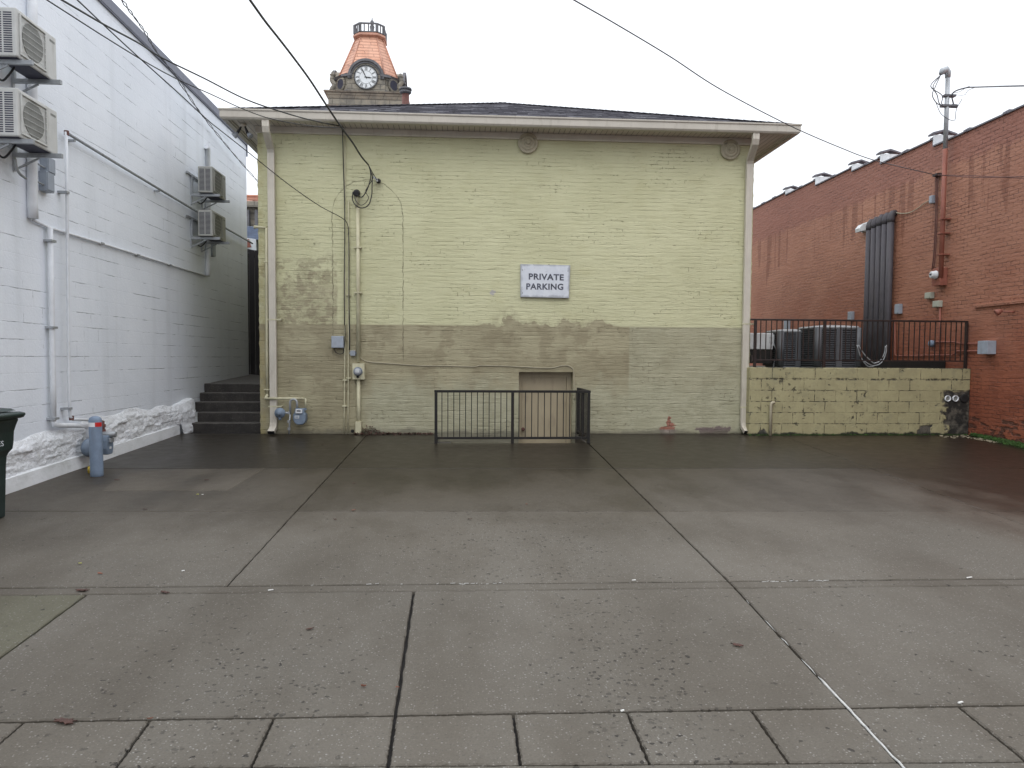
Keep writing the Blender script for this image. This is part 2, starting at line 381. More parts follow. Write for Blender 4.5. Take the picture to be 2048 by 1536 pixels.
def mat_white():
    g = G('white_painted_block')
    w2 = g.mul(g.sub(g.noise(8, 2), .5), .014)
    fb, bc = g.brick(g.add(g.y, w2), g.add(g.z, w2), .406, .2032, .005, .4)
    hr = g.ss(g.ma('ABSOLUTE', g.sub(g.ma('FRACT', g.mul(g.add(g.z, w2), 1/.2032)), .5)), .474, .492)
    f = g.mx(hr, g.mul(fb, g.ss(g.noise(1.3, 4, .6, g.vec(1, 1, 1, (8, 3, 3))), .54, .66)))
    big = g.noise(.8, 5, .6); mid = g.noise(3, 5)
    col = g.mix(g.ss(big, .3, .7), (.80, .845, .91), (.86, .90, .96))
    run = g.ss(g.noise(2.4, 4, .5, g.vec(1, 1, .07)), .5, .72)
    col = g.mix(g.mul(run, .22), col, (.52, .55, .58))
    # alley shade painted into the colour, plus some dirt, under the far heat pumps
    shade_grime = g.mul(g.ss(g.add(g.y, g.mul(g.sub(big, .5), 1.6)), 12.8, 17.0), g.ss(g.add(g.z, g.mul(g.sub(mid, .5), .8)), 4.9, 2.2))
    col = g.mix(g.mul(shade_grime, .42), col, (.36, .37, .36))
    seam = g.ss(g.noise(2.2, 5, .7, g.vec(1, .4, 2.2)), .49, .60)
    ln = g.mul(g.mul(f, seam), g.ss(g.noise(9, 4, .7), .42, .56))
    col = g.mix(g.mul(ln, .6), col, (.30, .31, .33))
    h = g.add(g.mul(g.mul(f, g.add(seam, .10)), -1.1), g.add(g.mul(g.noise(30, 4), .3), g.mul(g.noise(5, 3), .5)))
    return g.out(col, .5, h, .011)
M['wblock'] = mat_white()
def mat_rubble():
    g = G('white_limewashed_rubble'); n = g.noise(3, 6, .65)
    col = g.mix(g.ss(n, .4, .7), (.84, .86, .89), (.76, .78, .80))
    col = g.mix(g.mul(g.ss(g.noise(4.5, 5, .6), .6, .7), .35), col, (.40, .36, .30))
    return g.out(col, .75, g.add(g.mul(g.noise(22, 6, .7), .8), g.mul(g.noise(7, 5, .6, g.vec(1, 1, 1.5)), 1.4)), .022)
M['rubble'] = mat_rubble()
def mat_curb():
    g = G('white_painted_kerb'); n = g.noise(4, 5)
    col = g.mix(g.ss(n, .35, .7), (.82, .84, .86), (.72, .74, .75))
    col = g.mix(g.mul(g.ss(g.noise(2.4, 5, .6, g.vec(1, 1, 3)), .52, .7), .35), col, (.38, .39, .36))
    return g.out(col, .6, g.noise(18, 4), .006)
M['curb'] = mat_curb()

def mat_cmu():
    g = G('yellow_painted_concrete_block')
    w2 = g.mul(g.sub(g.noise(8, 3), .5), .016)
    f, bc = g.brick(g.add(g.x, w2), g.add(g.z, w2), .42, .214, .008, .5)
    mid = g.noise(3.4, 6, .65); fine = g.noise(22, 5, .65)
    col = g.mix(g.ss(mid, .35, .65), (.385, .352, .20), (.33, .30, .17))
    col = g.mix(g.mul(g.ss(g.noise(5, 6, .7), .52, .68), .5), col, (.25, .24, .15))
    crk = g.mul(f, g.ss(g.noise(2.6, 5, .7), .45, .58)); crk = g.mul(crk, g.ss(g.noise(13, 4, .7), .44, .54))
    tj = g.mul(g.ss(g.ma('ABSOLUTE', g.sub(g.z, 1.07)), .035, .005), g.ss(g.noise(7, 5, .75), .50, .56)); crk = g.mx(crk, tj)
    col = g.mix(g.mul(crk, .9), col, (.03, .028, .02))
    fl = g.mul(g.ss(g.noise(15, 5, .75, g.vec(1, 1, 1, (3, 3, 3))), .63, .67), g.ss(g.noise(2.1, 4), .45, .58))
    fl = g.mx(fl, g.mul(g.ss(g.add(g.noise(9, 5, .7), g.mul(f, .12)), .60, .64), g.ss(g.noise(1.7, 3, .5, g.vec(1, 1, 1, (7, 0, 2))), .5, .6)))
    col = g.mix(g.mul(fl, .85), col, (.035, .035, .025))
    # bare, mouldy concrete in the right-hand corner, and a patch near the foot
    x0 = PY(1888, 800, 13.75).x; jag = g.mul(g.sub(g.noise(3.2, 5, .65), .5), .9)
    cor = g.mul(g.ss(g.add(g.x, jag), x0-.03, x0+.05), g.ss(g.add(g.z, g.mul(jag, .25)), .88, .85))
    xp = PY(1847, 855, 13.75).x
    pt = g.mul(g.ss(g.add(g.ma('ABSOLUTE', g.sub(g.x, xp)), g.mul(jag, .35)), .15, .12), g.ss(g.add(g.z, g.mul(jag, .15)), .20, .17))
    xq = PY(1527, 855, 13.75).x
    pt = g.mx(pt, g.ss(g.add(g.add(g.ma('ABSOLUTE', g.sub(g.x, xq)), g.z), g.mul(jag, .4)), .14, .1))
    mold = g.mix(g.ss(g.noise(6, 5, .65), .4, .62), (.018, .018, .016), (.115, .105, .085))
    col = g.mix(g.mx(cor, pt), col, mold)
    foot = g.ss(g.add(g.z, g.mul(g.sub(mid, .5), .22)), .055, .015)
    col = g.mix(foot, col, (.022, .026, .014))
    h = g.add(g.mul(f, -.28), g.add(g.mul(fine, .6), g.mul(g.mx(crk, g.mx(fl, g.mx(cor, pt))), -.6)))
    return g.out(col, .65, h, .014)
M['cmu'] = mat_cmu()

def mat_ground():
    g = G('wet_exposed_aggregate_concrete')
    at = g.N('ShaderNodeAttribute', attribute_name='tone').outputs['Color']
    ts = g.N('ShaderNodeSeparateColor', {0: at}); tone, wet, green = ts.outputs[0], ts.outputs[1], ts.outputs[2]
    big = g.noise(.55, 5, .6); mid = g.noise(2.2, 6, .65)
    col = g.mix(g.ss(big, .3, .7), (.112, .101, .083), (.150, .136, .113))
    col = g.mix(g.mul(g.ss(mid, .45, .65), .4), col, (.098, .087, .070))
    col = g.mix(green, col, (.155, .15, .098))
    # aggregate: pale and dark stones
    vn = g.N('ShaderNodeTexVoronoi', {'Vector': g.pos, 'Scale': 55.}); vd, vc = vn.outputs[0], g.N('ShaderNodeSeparateColor', {0: vn.outputs[1]})
    stone = g.ss(vd, .34, .2)
    col = g.mix(g.mul(g.mul(stone, g.ss(vc.outputs[0], .80, .83)), .75), col, (.36, .35, .33))
    col = g.mix(g.mul(g.mul(stone, g.ss(vc.outputs[1], .84, .88)), .6), col, (.075, .07, .065))
    v2 = g.N('ShaderNodeTexVoronoi', {'Vector': g.pos, 'Scale': 95.}); c2 = g.N('ShaderNodeSeparateColor', {0: v2.outputs[1]}); st2 = g.ss(v2.outputs[0], .42, .25)
    col = g.mix(g.mul(g.mul(st2, g.ss(c2.outputs[0], .86, .9)), .6), col, (.33, .32, .29)); col = g.mix(g.mul(g.mul(st2, g.ss(c2.outputs[1], .8, .86)), .5), col, (.07, .066, .06))
    col = g.mix(.28, col, g.mix(g.noise(90, 3), (.03, .028, .025), (.27, .25, .22)))
    # spalled pits in clusters
    wv = g.N('ShaderNodeVectorMath', {0: g.pos, 1: g.N('ShaderNodeVectorMath', {0: g.N('ShaderNodeTexNoise', {'Vector': g.pos, 'Scale': 22., 'Detail': 3.}).outputs[1], 3: .06}, operation='SCALE').outputs[0]}, operation='ADD').outputs[0]
    vp = g.N('ShaderNodeTexVoronoi', {'Vector': wv, 'Scale': 27.}); pc = g.N('ShaderNodeSeparateColor', {0: vp.outputs[1]})
    # clusters along the wheel tracks of the middle bay, plus a thin scatter
    tr = g.mx(g.mul(g.ss(g.ma('ABSOLUTE', g.sub(g.x, .95)), .55, .15), g.ss(g.y, 5.4, 4.9)), g.mul(g.ss(g.ma('ABSOLUTE', g.sub(g.x, .5)), 1.3, .4), g.mul(g.ss(g.y, 5.5, 5.7), g.ss(g.y, 8.2, 7.2, .0, .5))))
    tr = g.mx(tr, g.mul(g.ss(g.ma('ABSOLUTE', g.add(g.x, 1.3)), 1., .3), g.ss(g.y, 5.2, 4.2, 0, .45)))
    dens = g.add(g.add(.05, g.mul(tr, .50)), g.mul(g.sub(g.noise(1.4, 4), .5), .7))
    pit = g.mul(g.ss(g.add(vp.outputs[0], g.mul(g.sub(g.noise(60, 3), .5), .6)), .34, .20), g.ma('LESS_THAN', pc.outputs[0], dens))
    pit = g.mul(pit, g.add(.35, g.mul(pc.outputs[2], .8)))
    col = g.mix(g.mul(pit, .8), col, (.042, .039, .035))
    # damp cloudy patches, dragged along the fall of the slab
    dp = g.noise(1.1, 5, .6, g.vec(1, .45, 1, (2, 5, 0)))
    w = g.ma('MULTIPLY_ADD', g.ss(dp, .38, .68), .30, g.add(wet, g.ss(g.y, 5.2, 12.6, 0., .86)), clamp=True)
    rt = g.mul(g.ss(g.add(g.sub(g.x, g.mul(g.y, .05)), g.mul(g.sub(dp, .5), 2.)), 4.2, 6.6), g.ss(g.y, 4.5, 6.2))
    w = g.ma('MULTIPLY_ADD', rt, .45, w, clamp=True)
    col = g.mix(rt, col, g.mix(1., col, (1., .82, .78), 'MULTIPLY'))
    n = g.N('ShaderNodeVectorMath', {0: col, 3: g.mul(tone, g.sub(1., g.mul(w, .81)))}, operation='SCALE')
    col = n.outputs[0]
    col = g.mix(w, col, g.mix(1., col, (1., .885, .75), 'MULTIPLY'))
    wr = g.ss(g.y, 5., 13.5, 0, .6); rough = g.sub(.78, g.mul(g.mx(w, wr), .40)); rough = g.add(rough, g.mul(g.sub(g.noise(6, 4), .5), .2))
    h = g.mul(g.add(g.mul(g.noise(70, 4), .35), g.add(g.mul(stone, .25), g.mul(pit, -1.3))), g.sub(1., g.mul(g.mx(w, g.ss(g.y, 6., 11.)), .9)))
    return g.out(col, rough, h, .004, 1., spec=.26)
M['conc'] = mat_ground()
def mat_step():
    g = G('dark_wet_step_concrete'); n = g.noise(5, 6, .65)
    col = g.mix(g.ss(n, .35, .65), (.018, .015, .013), (.034, .029, .025))
    col = g.mix(g.mul(g.ss(g.noise(45, 4), .55, .7), .4), col, (.12, .11, .1))
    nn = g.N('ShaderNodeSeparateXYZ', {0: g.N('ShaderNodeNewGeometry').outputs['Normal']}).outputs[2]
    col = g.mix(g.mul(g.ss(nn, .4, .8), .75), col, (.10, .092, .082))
    return g.out(col, .6, g.noise(35, 5, .65), .008)
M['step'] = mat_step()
M['bed'] = paint('joint_dirt', (.015, .013, .012), .9)
M['plank'] = paint('dark_stained_fence', (.016, .012, .012), .6, .3, 4)
M['gravel'] = paint('ground_earth', (.10, .10, .09), .9, .2, .3)
M['soilgrass'] = paint('moss_green', (.045, .10, .02), .8, .4, 8)
M['leaf'] = paint('brown_dead_leaf', (.065, .028, .02), .6, .4, 20)
M['leafo'] = paint('orange_brown_leaf', (.20, .075, .045), .6, .3, 20)
M['leafy'] = paint('yellow_green_leaf', (.55, .55, .10), .6, .2, 20)
M['litter'] = paint('white_litter', (.75, .75, .72), .6)
M['door'] = paint('beige_door_paint', (.38, .32, .215), .55, .05, 3, (.16, .13, .1), .3)
M['siding'] = paint('blue_grey_shingles', (.10, .13, .19), .7, .2, 3)
M['cond'] = paint('grey_condenser_steel', (.095, .10, .11), .5, .1, 6)
M['condlight'] = paint('light_grey_condenser_lid', (.30, .31, .32), .45, .1, 6)
M['minisplit'] = paint('off_white_enamel', (.55, .56, .57), .45, .05, 6)
M['anchor'] = paint('beige_painted_cast_iron', (.40, .36, .26), .6, .08, 10, (.2, .17, .12), .4)
M['terr'] = paint('mossy_concrete_slab', (.10, .105, .08), .8, .3, 4)
M['beigebox'] = paint('pale_beige_box', (.42, .43, .36), .55, .06, 10)
def mat_shingle():
    g = G('grey_asphalt_shingle')
    f, bc = g.brick(g.add(g.x, g.mul(g.noise(9, 2), .06)), g.add(g.y, g.mul(g.noise(6, 2), .04)), .33, .145, .02, .2)
    col = g.mix(bc, (.035, .034, .044), (.085, .082, .10)); col = g.mix(g.mul(f, .8), col, (.02, .02, .025))
    col = g.mix(g.mul(g.ss(g.noise(3, 5), .45, .7), .5), col, (.105, .10, .12))
    col = g.mix(.3, col, g.mix(g.noise(80, 3), (.02, .02, .03), (.2, .2, .23)))
    return g.out(col, .8, g.add(g.mul(f, -1.), g.mul(bc, .6)), .025)
M['shingle'] = mat_shingle()
def mat_soffit():
    g = G('vented_soffit_panel')
    v = g.ma('FRACT', g.mul(g.x, 1/.098)); gr = g.ss(g.ma('ABSOLUTE', g.sub(v, .5)), .44, .49)
    col = g.mix(gr, (.56, .51, .45), (.07, .055, .045))
    return g.out(col, .5, g.mul(gr, -1.), .01)
M['soffit'] = mat_soffit()
def mat_sign():
    g = G('weathered_white_sign_paint'); n = g.noise(7, 6, .65)
    a, b = PY(1041, 528, 13.94), PY(1139, 595, 13.94)
    dx = g.mn(g.sub(g.x, a.x), g.sub(b.x, g.x)); dz = g.mn(g.sub(g.z, b.z), g.sub(a.z, g.z))
    edge = g.ss(g.add(g.mn(dx, dz), g.mul(g.sub(n, .5), .10)), .05, .0)
    col = g.mix(g.ss(n, .3, .7), (.60, .635, .70), (.68, .71, .76))
    col = g.mix(g.mul(edge, .75), col, (.27, .28, .31))
    col = g.mix(g.mul(g.ss(g.noise(11, 6, .7), .60, .68), .4), col, (.38, .39, .42))
    return g.out(col, .5, g.noise(30, 4), .003)
M['sign'] = mat_sign()

def text_mesh(name, s, mat, parent, x0, x1, z0, z1, ybase, depth=.004, bold=.012, face='-y', shear=0):
    c = bpy.data.curves.new(name, 'FONT'); c.body = s; c.extrude = .01; c.offset = bold; c.resolution_u = 3; c.space_character = 1.08
    t = bpy.data.objects.new('tmp', c); scn.collection.objects.link(t)
    bpy.context.view_layer.update()
    me = bpy.data.meshes.new_from_object(t.evaluated_get(bpy.context.evaluated_depsgraph_get()))
    bpy.data.objects.remove(t); bpy.data.curves.remove(c)
    xs = [v.co.x for v in me.vertices]; ys = [v.co.y for v in me.vertices]
    off = Vector((0, 0, 0)); q = parent
    while q is not None: off += q.location; q = q.parent
    for v in me.vertices:
        u = (v.co.x-min(xs))/(max(xs)-min(xs)); w = (v.co.y-min(ys))/(max(ys)-min(ys))
        v.co = Vector((x0+(x1-x0)*u, ybase-(depth if v.co.z > 0 else 0), z0+(z1-z0)*w+shear*u))-off
    me.materials.append(mat); o = bpy.data.objects.new(name, me); scn.collection.objects.link(o); o.parent = parent
    return o

# ================================================================== THE GROUND
def lineint(a, b, c, d):
    x1, y1, x2, y2, x3, y3, x4, y4 = a[0], a[1], b[0], b[1], c[0], c[1], d[0], d[1]
    den = (x1-x2)*(y3-y4)-(y1-y2)*(x3-x4)
    t = ((x1-x3)*(y3-y4)-(y1-y3)*(x3-x4))/den
    return (x1+t*(x2-x1), y1+t*(y2-y1))
pav = MB(); tones = []
def slab(poly, gaps, tone, lift=0., thick=.05):
    """poly counter-clockwise xy; gaps = half joint width per edge"""
    n = len(poly)
    def inset(extra):
        out = []
        for i in range(n):
            e0 = (poly[i-1], poly[i]); e1 = (poly[i], poly[(i+1) % n]); L = []
            for (p, q), gp in ((e0, gaps[i-1]), (e1, gaps[i])):
                dx, dy = q[0]-p[0], q[1]-p[1]; l = math.hypot(dx, dy); nx, ny = -dy/l, dx/l; k = gp+extra
                L.append(((p[0]+nx*k, p[1]+ny*k), (q[0]+nx*k, q[1]+ny*k)))
            out.append(lineint(L[0][0], L[0][1], L[1][0], L[1][1]))
        return out
    A, B = inset(.008), inset(0.)
    dz = lift
    # split edges finely so the arris can wander a little
    def fine(P, j, zz):
        out = []
        for i in range(n):
            p, q = P[i], P[(i+1) % n]; m = 30
            for k in range(m):
                t = k/m; x = p[0]+(q[0]-p[0])*t; y = p[1]+(q[1]-p[1])*t
                if k: x += random.uniform(-j, j); y += random.uniform(-j, j)
                out.append((x, y, gz(y)+zz+dz))
        return out
    r0, r1, r2 = fine(A, .0035, 0), fine(B, .003, -.007), fine(B, 0, -thick)
    b = len(pav.f); pav.loft([r2, r1, r0]); tones.extend([tone]*(len(pav.f)-b))
Ts = [((-20, 14.06), (20, 14.06)), (PG(200, 937), PG(2040, 937)), (PG(200, 1022.5), PG(2040, 1022.5)), (PG(0, 1176), PG(2048, 1157)),
      (PG(0, 1190), PG(2048, 1170)), (PG(0, 1443), PG(2048, 1409)), (PG(60, 1536), PG(1578, 1525)), ((-20, 0.2), (20, .2)), ((-20, -5), (20, -5)), ((-20, -14), (20, -14))]
Ts = [((p[0], p[1]), (q[0], q[1])) for p, q in Ts]
Tg = [0, .0045, .005, .012, .008, .011, .006, .006, .006, 0]
VX = lambda x: ((x, -30), (x, 30))
J1 = (PG(720, 885)[:2], PG(460, 1165)[:2]); J2 = (PG(1175, 885)[:2], PG(1460, 1165)[:2]); J3 = (PG(1600, 885)[:2], PG(2048, 1050)[:2])
J4 = (PG(185, 1180)[:2], PG(0, 1315)[:2]); J5 = (PG(830, 1165)[:2], PG(775, 1536)[:2]); J2b = (PG(1460, 1165)[:2], PG(1810, 1536)[:2])
LE, RE = (VX(XL-.1), 0.), (VX(XR+.2), 0.)
fl = [((50, 1441), (0, 1484)), ((300, 1439), (230, 1536)), ((548, 1434), (500, 1536)), (None, J5), ((1026, 1424), (1042, 1536)), ((1252, 1419), (1300, 1528)),
      ((1500, 1416), (1578, 1525)), (None, J2b), ((1916, 1411), (2040, 1512))]
FL = [((j, .009) if a is None else ((PG(*a)[:2], PG(*j)[:2]), .007)) for a, j in fl]
FL = [(VX(FL[0][0][0][0]-.6*k), .007) for k in (4, 3, 2, 1)]+FL+[(VX(FL[-1][0][0][0]+.6*k), .007) for k in range(1, 11)]
rows = [[LE, (J1, .006), (J2, .007), (J3, .003), RE]]*3+[[LE, (J2, .008), RE], [LE, (J4, .009), (J5, .009), (J2b, .008), (VX(5.9), .006), RE], [LE]+FL+[RE]]+[[LE, (VX(-2.5), .006), (J5, .008), (J2b, .008), (VX(4.4), .006), RE]]*3
PX0, PX1, PYF = PG(870, 888).x, PG(1174, 888).x, PG(1024, 887).y+.05
rowtone = [(.97, .30, 0), (.98, .07, 0), (1.0, .02, 0), (.95, .10, 0), (1.0, .03, 0), (1.03, .02, 0), (1, 0, 0), (1, 0, 0), (1, 0, 0)]
for ri, lines in enumerate(rows):
    tp, bt = Ts[ri], Ts[ri+1]
    for ci in range(len(lines)-1):
        (l, gl), (r, gr) = lines[ci], lines[ci+1]
        poly = [lineint(*bt, *l), lineint(*bt, *r), lineint(*tp, *r), lineint(*tp, *l)]
        t = rowtone[ri]; jit = random.uniform(-.04, .04); t = (t[0]+jit, t[1], 0)
        if ri == 4 and ci == 0: t = (.80, .0, .9)
        if ri == 1 and ci == 1: t = (1.0, .2, 0)
        if ri == 1 and ci == 0: t = (1.02, .08, 0)
        if ri == 0 and ci == 1:
            mid = ((-20, PYF), (20, PYF)); pl = VX(PX0-.02)
            slab([lineint(*bt, *l), lineint(*bt, *r), lineint(*mid, *r), lineint(*mid, *l)], [Tg[1], gr, .001, gl], t)
            slab([lineint(*mid, *l), lineint(*mid, *pl), lineint(*tp, *pl), lineint(*tp, *l)], [.001, .001, 0, gl], t)
            continue
        slab(poly, [Tg[ri+1], gr, Tg[ri], gl], t)
# the newer rectangular patch by the gas meter
pp = [PG(205, 982)[:2], PG(455, 982)[:2], PG(530, 937)[:2], PG(250, 940)[:2]]
slab(pp, [.001]*4, (1.28, .02, 0), .004, .02)
po = pav.build('pavement', M['conc']); struct(po)
ca = po.data.color_attributes.new('tone', 'FLOAT_COLOR', 'CORNER')
for poly in po.data.polygons:
    for li in poly.loop_indices: ca.data[li].color = (*tones[poly.index], 1)
bed = MB()
def bedq(x0, x1, y0, y1): bed.add([(x0, y0, gz(y0)-.032), (x1, y0, gz(y0)-.032), (x1, y1, gz(y1)-.032), (x0, y1, gz(y1)-.032)], [(0, 1, 2, 3)])
bedq(-60, 60, -60, PYF); bedq(-60, PX0, PYF, 14.5); bedq(PX1, 60, PYF, 14.5)
struct(bed.build('ground', M['bed']))
far = MB()
far.add([(-400, 26, .84), (400, 26, .84), (400, 600, 1.5), (-400, 600, 1.5)], [(0, 1, 2, 3)])
far.add([(-400, -400, -3), (400, -400, -3), (400, -60, -2.3), (-400, -60, -2.3)], [(0, 1, 2, 3)])
struct(far.build('terrain', M['gravel']))
# sealant left in the diagonal joint
t = MB()
def jp(k, j=J2b): a, b = Vector((*j[0], 0)), Vector((*j[1], 0)); p = a+(b-a)*k; return Vector((p.x, p.y, gz(p.y)-.004))
seg = [(.64, 1.25, .0072), (.55, .63, .004), (.42, .47, .003), (.30, .38, .0025), (.15, .18, .002)]
for a, b, r in seg:
    n = max(4, int((b-a)*60)); t.tube([jp(a+(b-a)*i/n)+Vector((random.uniform(-.003, .003), 0, random.uniform(-.002, .001))) for i in range(n+1)],
        [r*random.uniform(.7, 1.15)*(.3 if i in (0, n) else 1) for i in range(n+1)], 6)
struct(t.build('joint_sealant', M['caulk']))

# ================================================================== YELLOW BUILDING
YX0, YX1 = -3.76, 5.53
ZT = 5.30
yb = thing('painted_brick_building', 'cream yellow painted brick building with hipped grey shingle roof and basement door', 'building', ((YX0+YX1)/2, YF, 0))
DX0, DX1, DZ = PY(1038, 744).x, PY(1146, 744).x, PY(1090, 744).z
YB = 25.
m = MB()
def rect(x0, x1, z0, z1, y=YF): m.add([(x0, y, z0), (x1, y, z0), (x1, y, z1), (x0, y, z1)], [(0, 1, 2, 3)])
rect(YX0, DX0, -1.5, ZT+.3); rect(DX1, YX1, -1.5, ZT+.3); rect(DX0, DX1, DZ, ZT+.3)
zr = 6
jl = [random.uniform(-.012, .01) for _ in range(100)]
nz = int((ZT+1.5)/.072)
for sx, x in ((-1, YX0), (1, YX1)):            # ragged painted arrises and the side walls
    vs = []
    for i in range(nz+1):
        z = -1.5+i*(ZT+1.5)/nz
        j = abs(random.uniform(.0, .016))
        if i % 2: j *= .3
        vs += [(x, YF, z), (x+sx*(j+.004), YF+.02, z), (x+sx*(j+.004), YF+.1, z), (x+sx*.004, YF+.25, z), (x+sx*.004, YB, z)]
    fs = []
    for i in range(nz):
        for k in range(4): a = i*5+k; fs.append((a, a+1, a+6, a+5))
    m.add(vs, fs)
m.add([(YX0, YB, -1.5), (YX1, YB, -1.5), (YX1, YB, ZT+.3), (YX0, YB, ZT+.3)], [(0, 1, 2, 3)])
RD = .28                                        # door recess
m.add([(DX0, YF, -1.5), (DX0, YF+RD, -1.5), (DX0, YF+RD, DZ), (DX0, YF, DZ)], [(0, 1, 2, 3)])
m.add([(DX1, YF, -1.5), (DX1, YF+RD, -1.5), (DX1, YF+RD, DZ), (DX1, YF, DZ)], [(0, 1, 2, 3)])
m.add([(DX0, YF, DZ), (DX1, YF, DZ), (DX1, YF+RD, DZ), (DX0, YF+RD, DZ)], [(0, 1, 2, 3)])
m.build('wall', M['ybrick'], yb)
# door, frame
fr = MB(); fw = .07
fr.box(DX0, DX0+fw, YF+.2, YF+RD, -1.5, DZ); fr.box(DX1-fw-.02, DX1, YF+.2, YF+RD, -1.5, DZ); fr.box(DX0+fw, DX1-fw-.02, YF+.2, YF+RD, DZ-.10, DZ)
fr.build('door_frame', M['door'], yb, .004)
dr = MB().box(DX0+fw+.004, DX1-fw-.024, YF+.235, YF+.275, -1.1, DZ-.104)
dr = dr.build('door', M['door'], yb, .003)
hb = PY(1046, 858, YF+.2)
MB().disc(hb, (0, -1, 0), [(-.03, .03), (0, .03), (.002, .012), (.03, .012), (.032, .028), (.06, .03), (.066, .015)], 16).build('handle', M['rust'], dr)
# eaves: soffit, frieze, fascia, gutter
OV = .5; gx0, gx1 = YX0-OV+.04, YX1+OV+.12
SZ = PY(800, 258, YF).z                         # soffit level
SZ = 5.635
fz = MB()
fz.box(YX0-.02, YX1+.02, YF-.035, YF-.001, SZ-.125, SZ-.001); fz.box(YX0-.03, YX1+.03, YF-.055, YF-.037, SZ-.125, SZ-.095)
fz.box(YX0-.04, YX0-.012, YF-.035, YB, SZ-.125, SZ-.001); fz.box(YX1+.022, YX1+.05, YF-.035, YB, SZ-.125, SZ-.001)
fz.build('frieze_board', M['beige'], yb, .004)
sf = MB().box(gx0+.06, gx1-.06, YF-OV+.06, YB+OV, SZ, SZ+.02); sf.build('soffit', M['soffit'], yb)
EZ = SZ+.16
fa = MB(); fa.box(gx0+.1, gx1-.1, YF-OV+.075, YF-OV+.1, SZ-.02, EZ-.02); fa.box(gx0+.075, gx0+.1, YF-OV+.1, YB+OV, SZ-.02, EZ-.02); fa.box(gx1-.1, gx1-.075, YF-OV+.1, YB+OV, SZ-.02, EZ-.02)
fa.build('fascia', M['beige'], yb)
def gut_prof():                                 # (out, up) K-style profile
    return [(0, 0), (.005, .02), (-.035, .045), (-.06, .09), (-.075, .10), (-.075, .125), (-.062, .13), (-.062, .112), (-.05, .095), (-.02, .05), (.06, .03), (.07, .13), (.076, .13), (.076, 0)]
gp = [(.012, .0), (.0, .014), (-.012, .03), (-.012, .13), (-.03, .15), (-.03, .172), (-.018, .176), (-.014, .16), (.004, .14), (.004, .04), (.09, .03), (.09, .17), (.098, .17), (.098, 0)]
gu = MB(); g0 = YF-OV-.02; GZ = SZ-.035
gu.prism(gp, lambda a, b: (gx0-.03+a, g0+a, GZ+b), lambda a, b: (gx1+.03-a, g0+a, GZ+b))
gu.prism(gp, lambda a, b: (gx0-.03+a, g0+a, GZ+b), lambda a, b: (gx0-.03+a, YB+OV, GZ+b))
gu.prism(gp, lambda a, b: (gx1+.03-a, g0+a, GZ+b), lambda a, b: (gx1+.03-a, YB+OV, GZ+b))
gu.build('gutter', M['gutter'], yb)
# roof
e = .02; rx0, rx1, ry0, ry1 = gx0+e, gx1-e, YF-OV+.03, YB+OV; RZ = GZ+.165
apx = PY(1000, 207, 19.0); hw = (rx1-rx0)/2; cx = (rx0+rx1)/2
ap = (cx, 18.95, PY(1000, 207, 18.95).z); bp = (cx, ry1-5.4, ap[2])
rf = MB(); T = .03
rf.add([(rx0, ry0, RZ), (rx1, ry0, RZ), (rx1, ry1, RZ), (rx0, ry1, RZ), ap, bp], [(0, 1, 4), (1, 2, 5, 4), (2, 3, 5), (3, 0, 4, 5)])
rf.add([(rx0, ry0, RZ), (rx1, ry0, RZ), (rx1, ry0, RZ-T), (rx0, ry0, RZ-T)], [(0, 1, 2, 3)])
def caps(p, q, n):                              # hip cap shingles
    p, q = Vector(p), Vector(q)
    for i in range(n):
        a = p+(q-p)*(i/n); b = p+(q-p)*((i+1.12)/n); rf.bar(a+Vector((0, 0, .004)), b+Vector((0, 0, .012)), .2, .012)
caps((rx0, ry0, RZ), ap, 46); caps((rx1, ry0, RZ), ap, 46)
for i in range(44):                            # stepped shingle courses, each a low lap
    t0 = i/44; zz = RZ+(ap[2]-RZ)*t0; yy = ry0+(ap[1]-ry0)*t0
    xa = rx0+(ap[0]-rx0)*t0+.05; xb = rx1+(ap[0]-rx1)*t0-.05; x = xa
    while x < xb:
        w = random.uniform(.15, .5); h = random.choice((.004, .012, .016)); rf.add([(x, yy, zz+h), (min(x+w, xb), yy, zz+h), (min(x+w, xb), yy+.13, zz+.13*(ap[2]-RZ)/(ap[1]-ry0)+.003), (x, yy+.13, zz+.13*(ap[2]-RZ)/(ap[1]-ry0)+.003), (x, yy, zz), (min(x+w, xb), yy, zz)], [(0, 1, 2, 3), (4, 5, 1, 0)]); x += w
rf.build('roof', M['shingle'], yb)
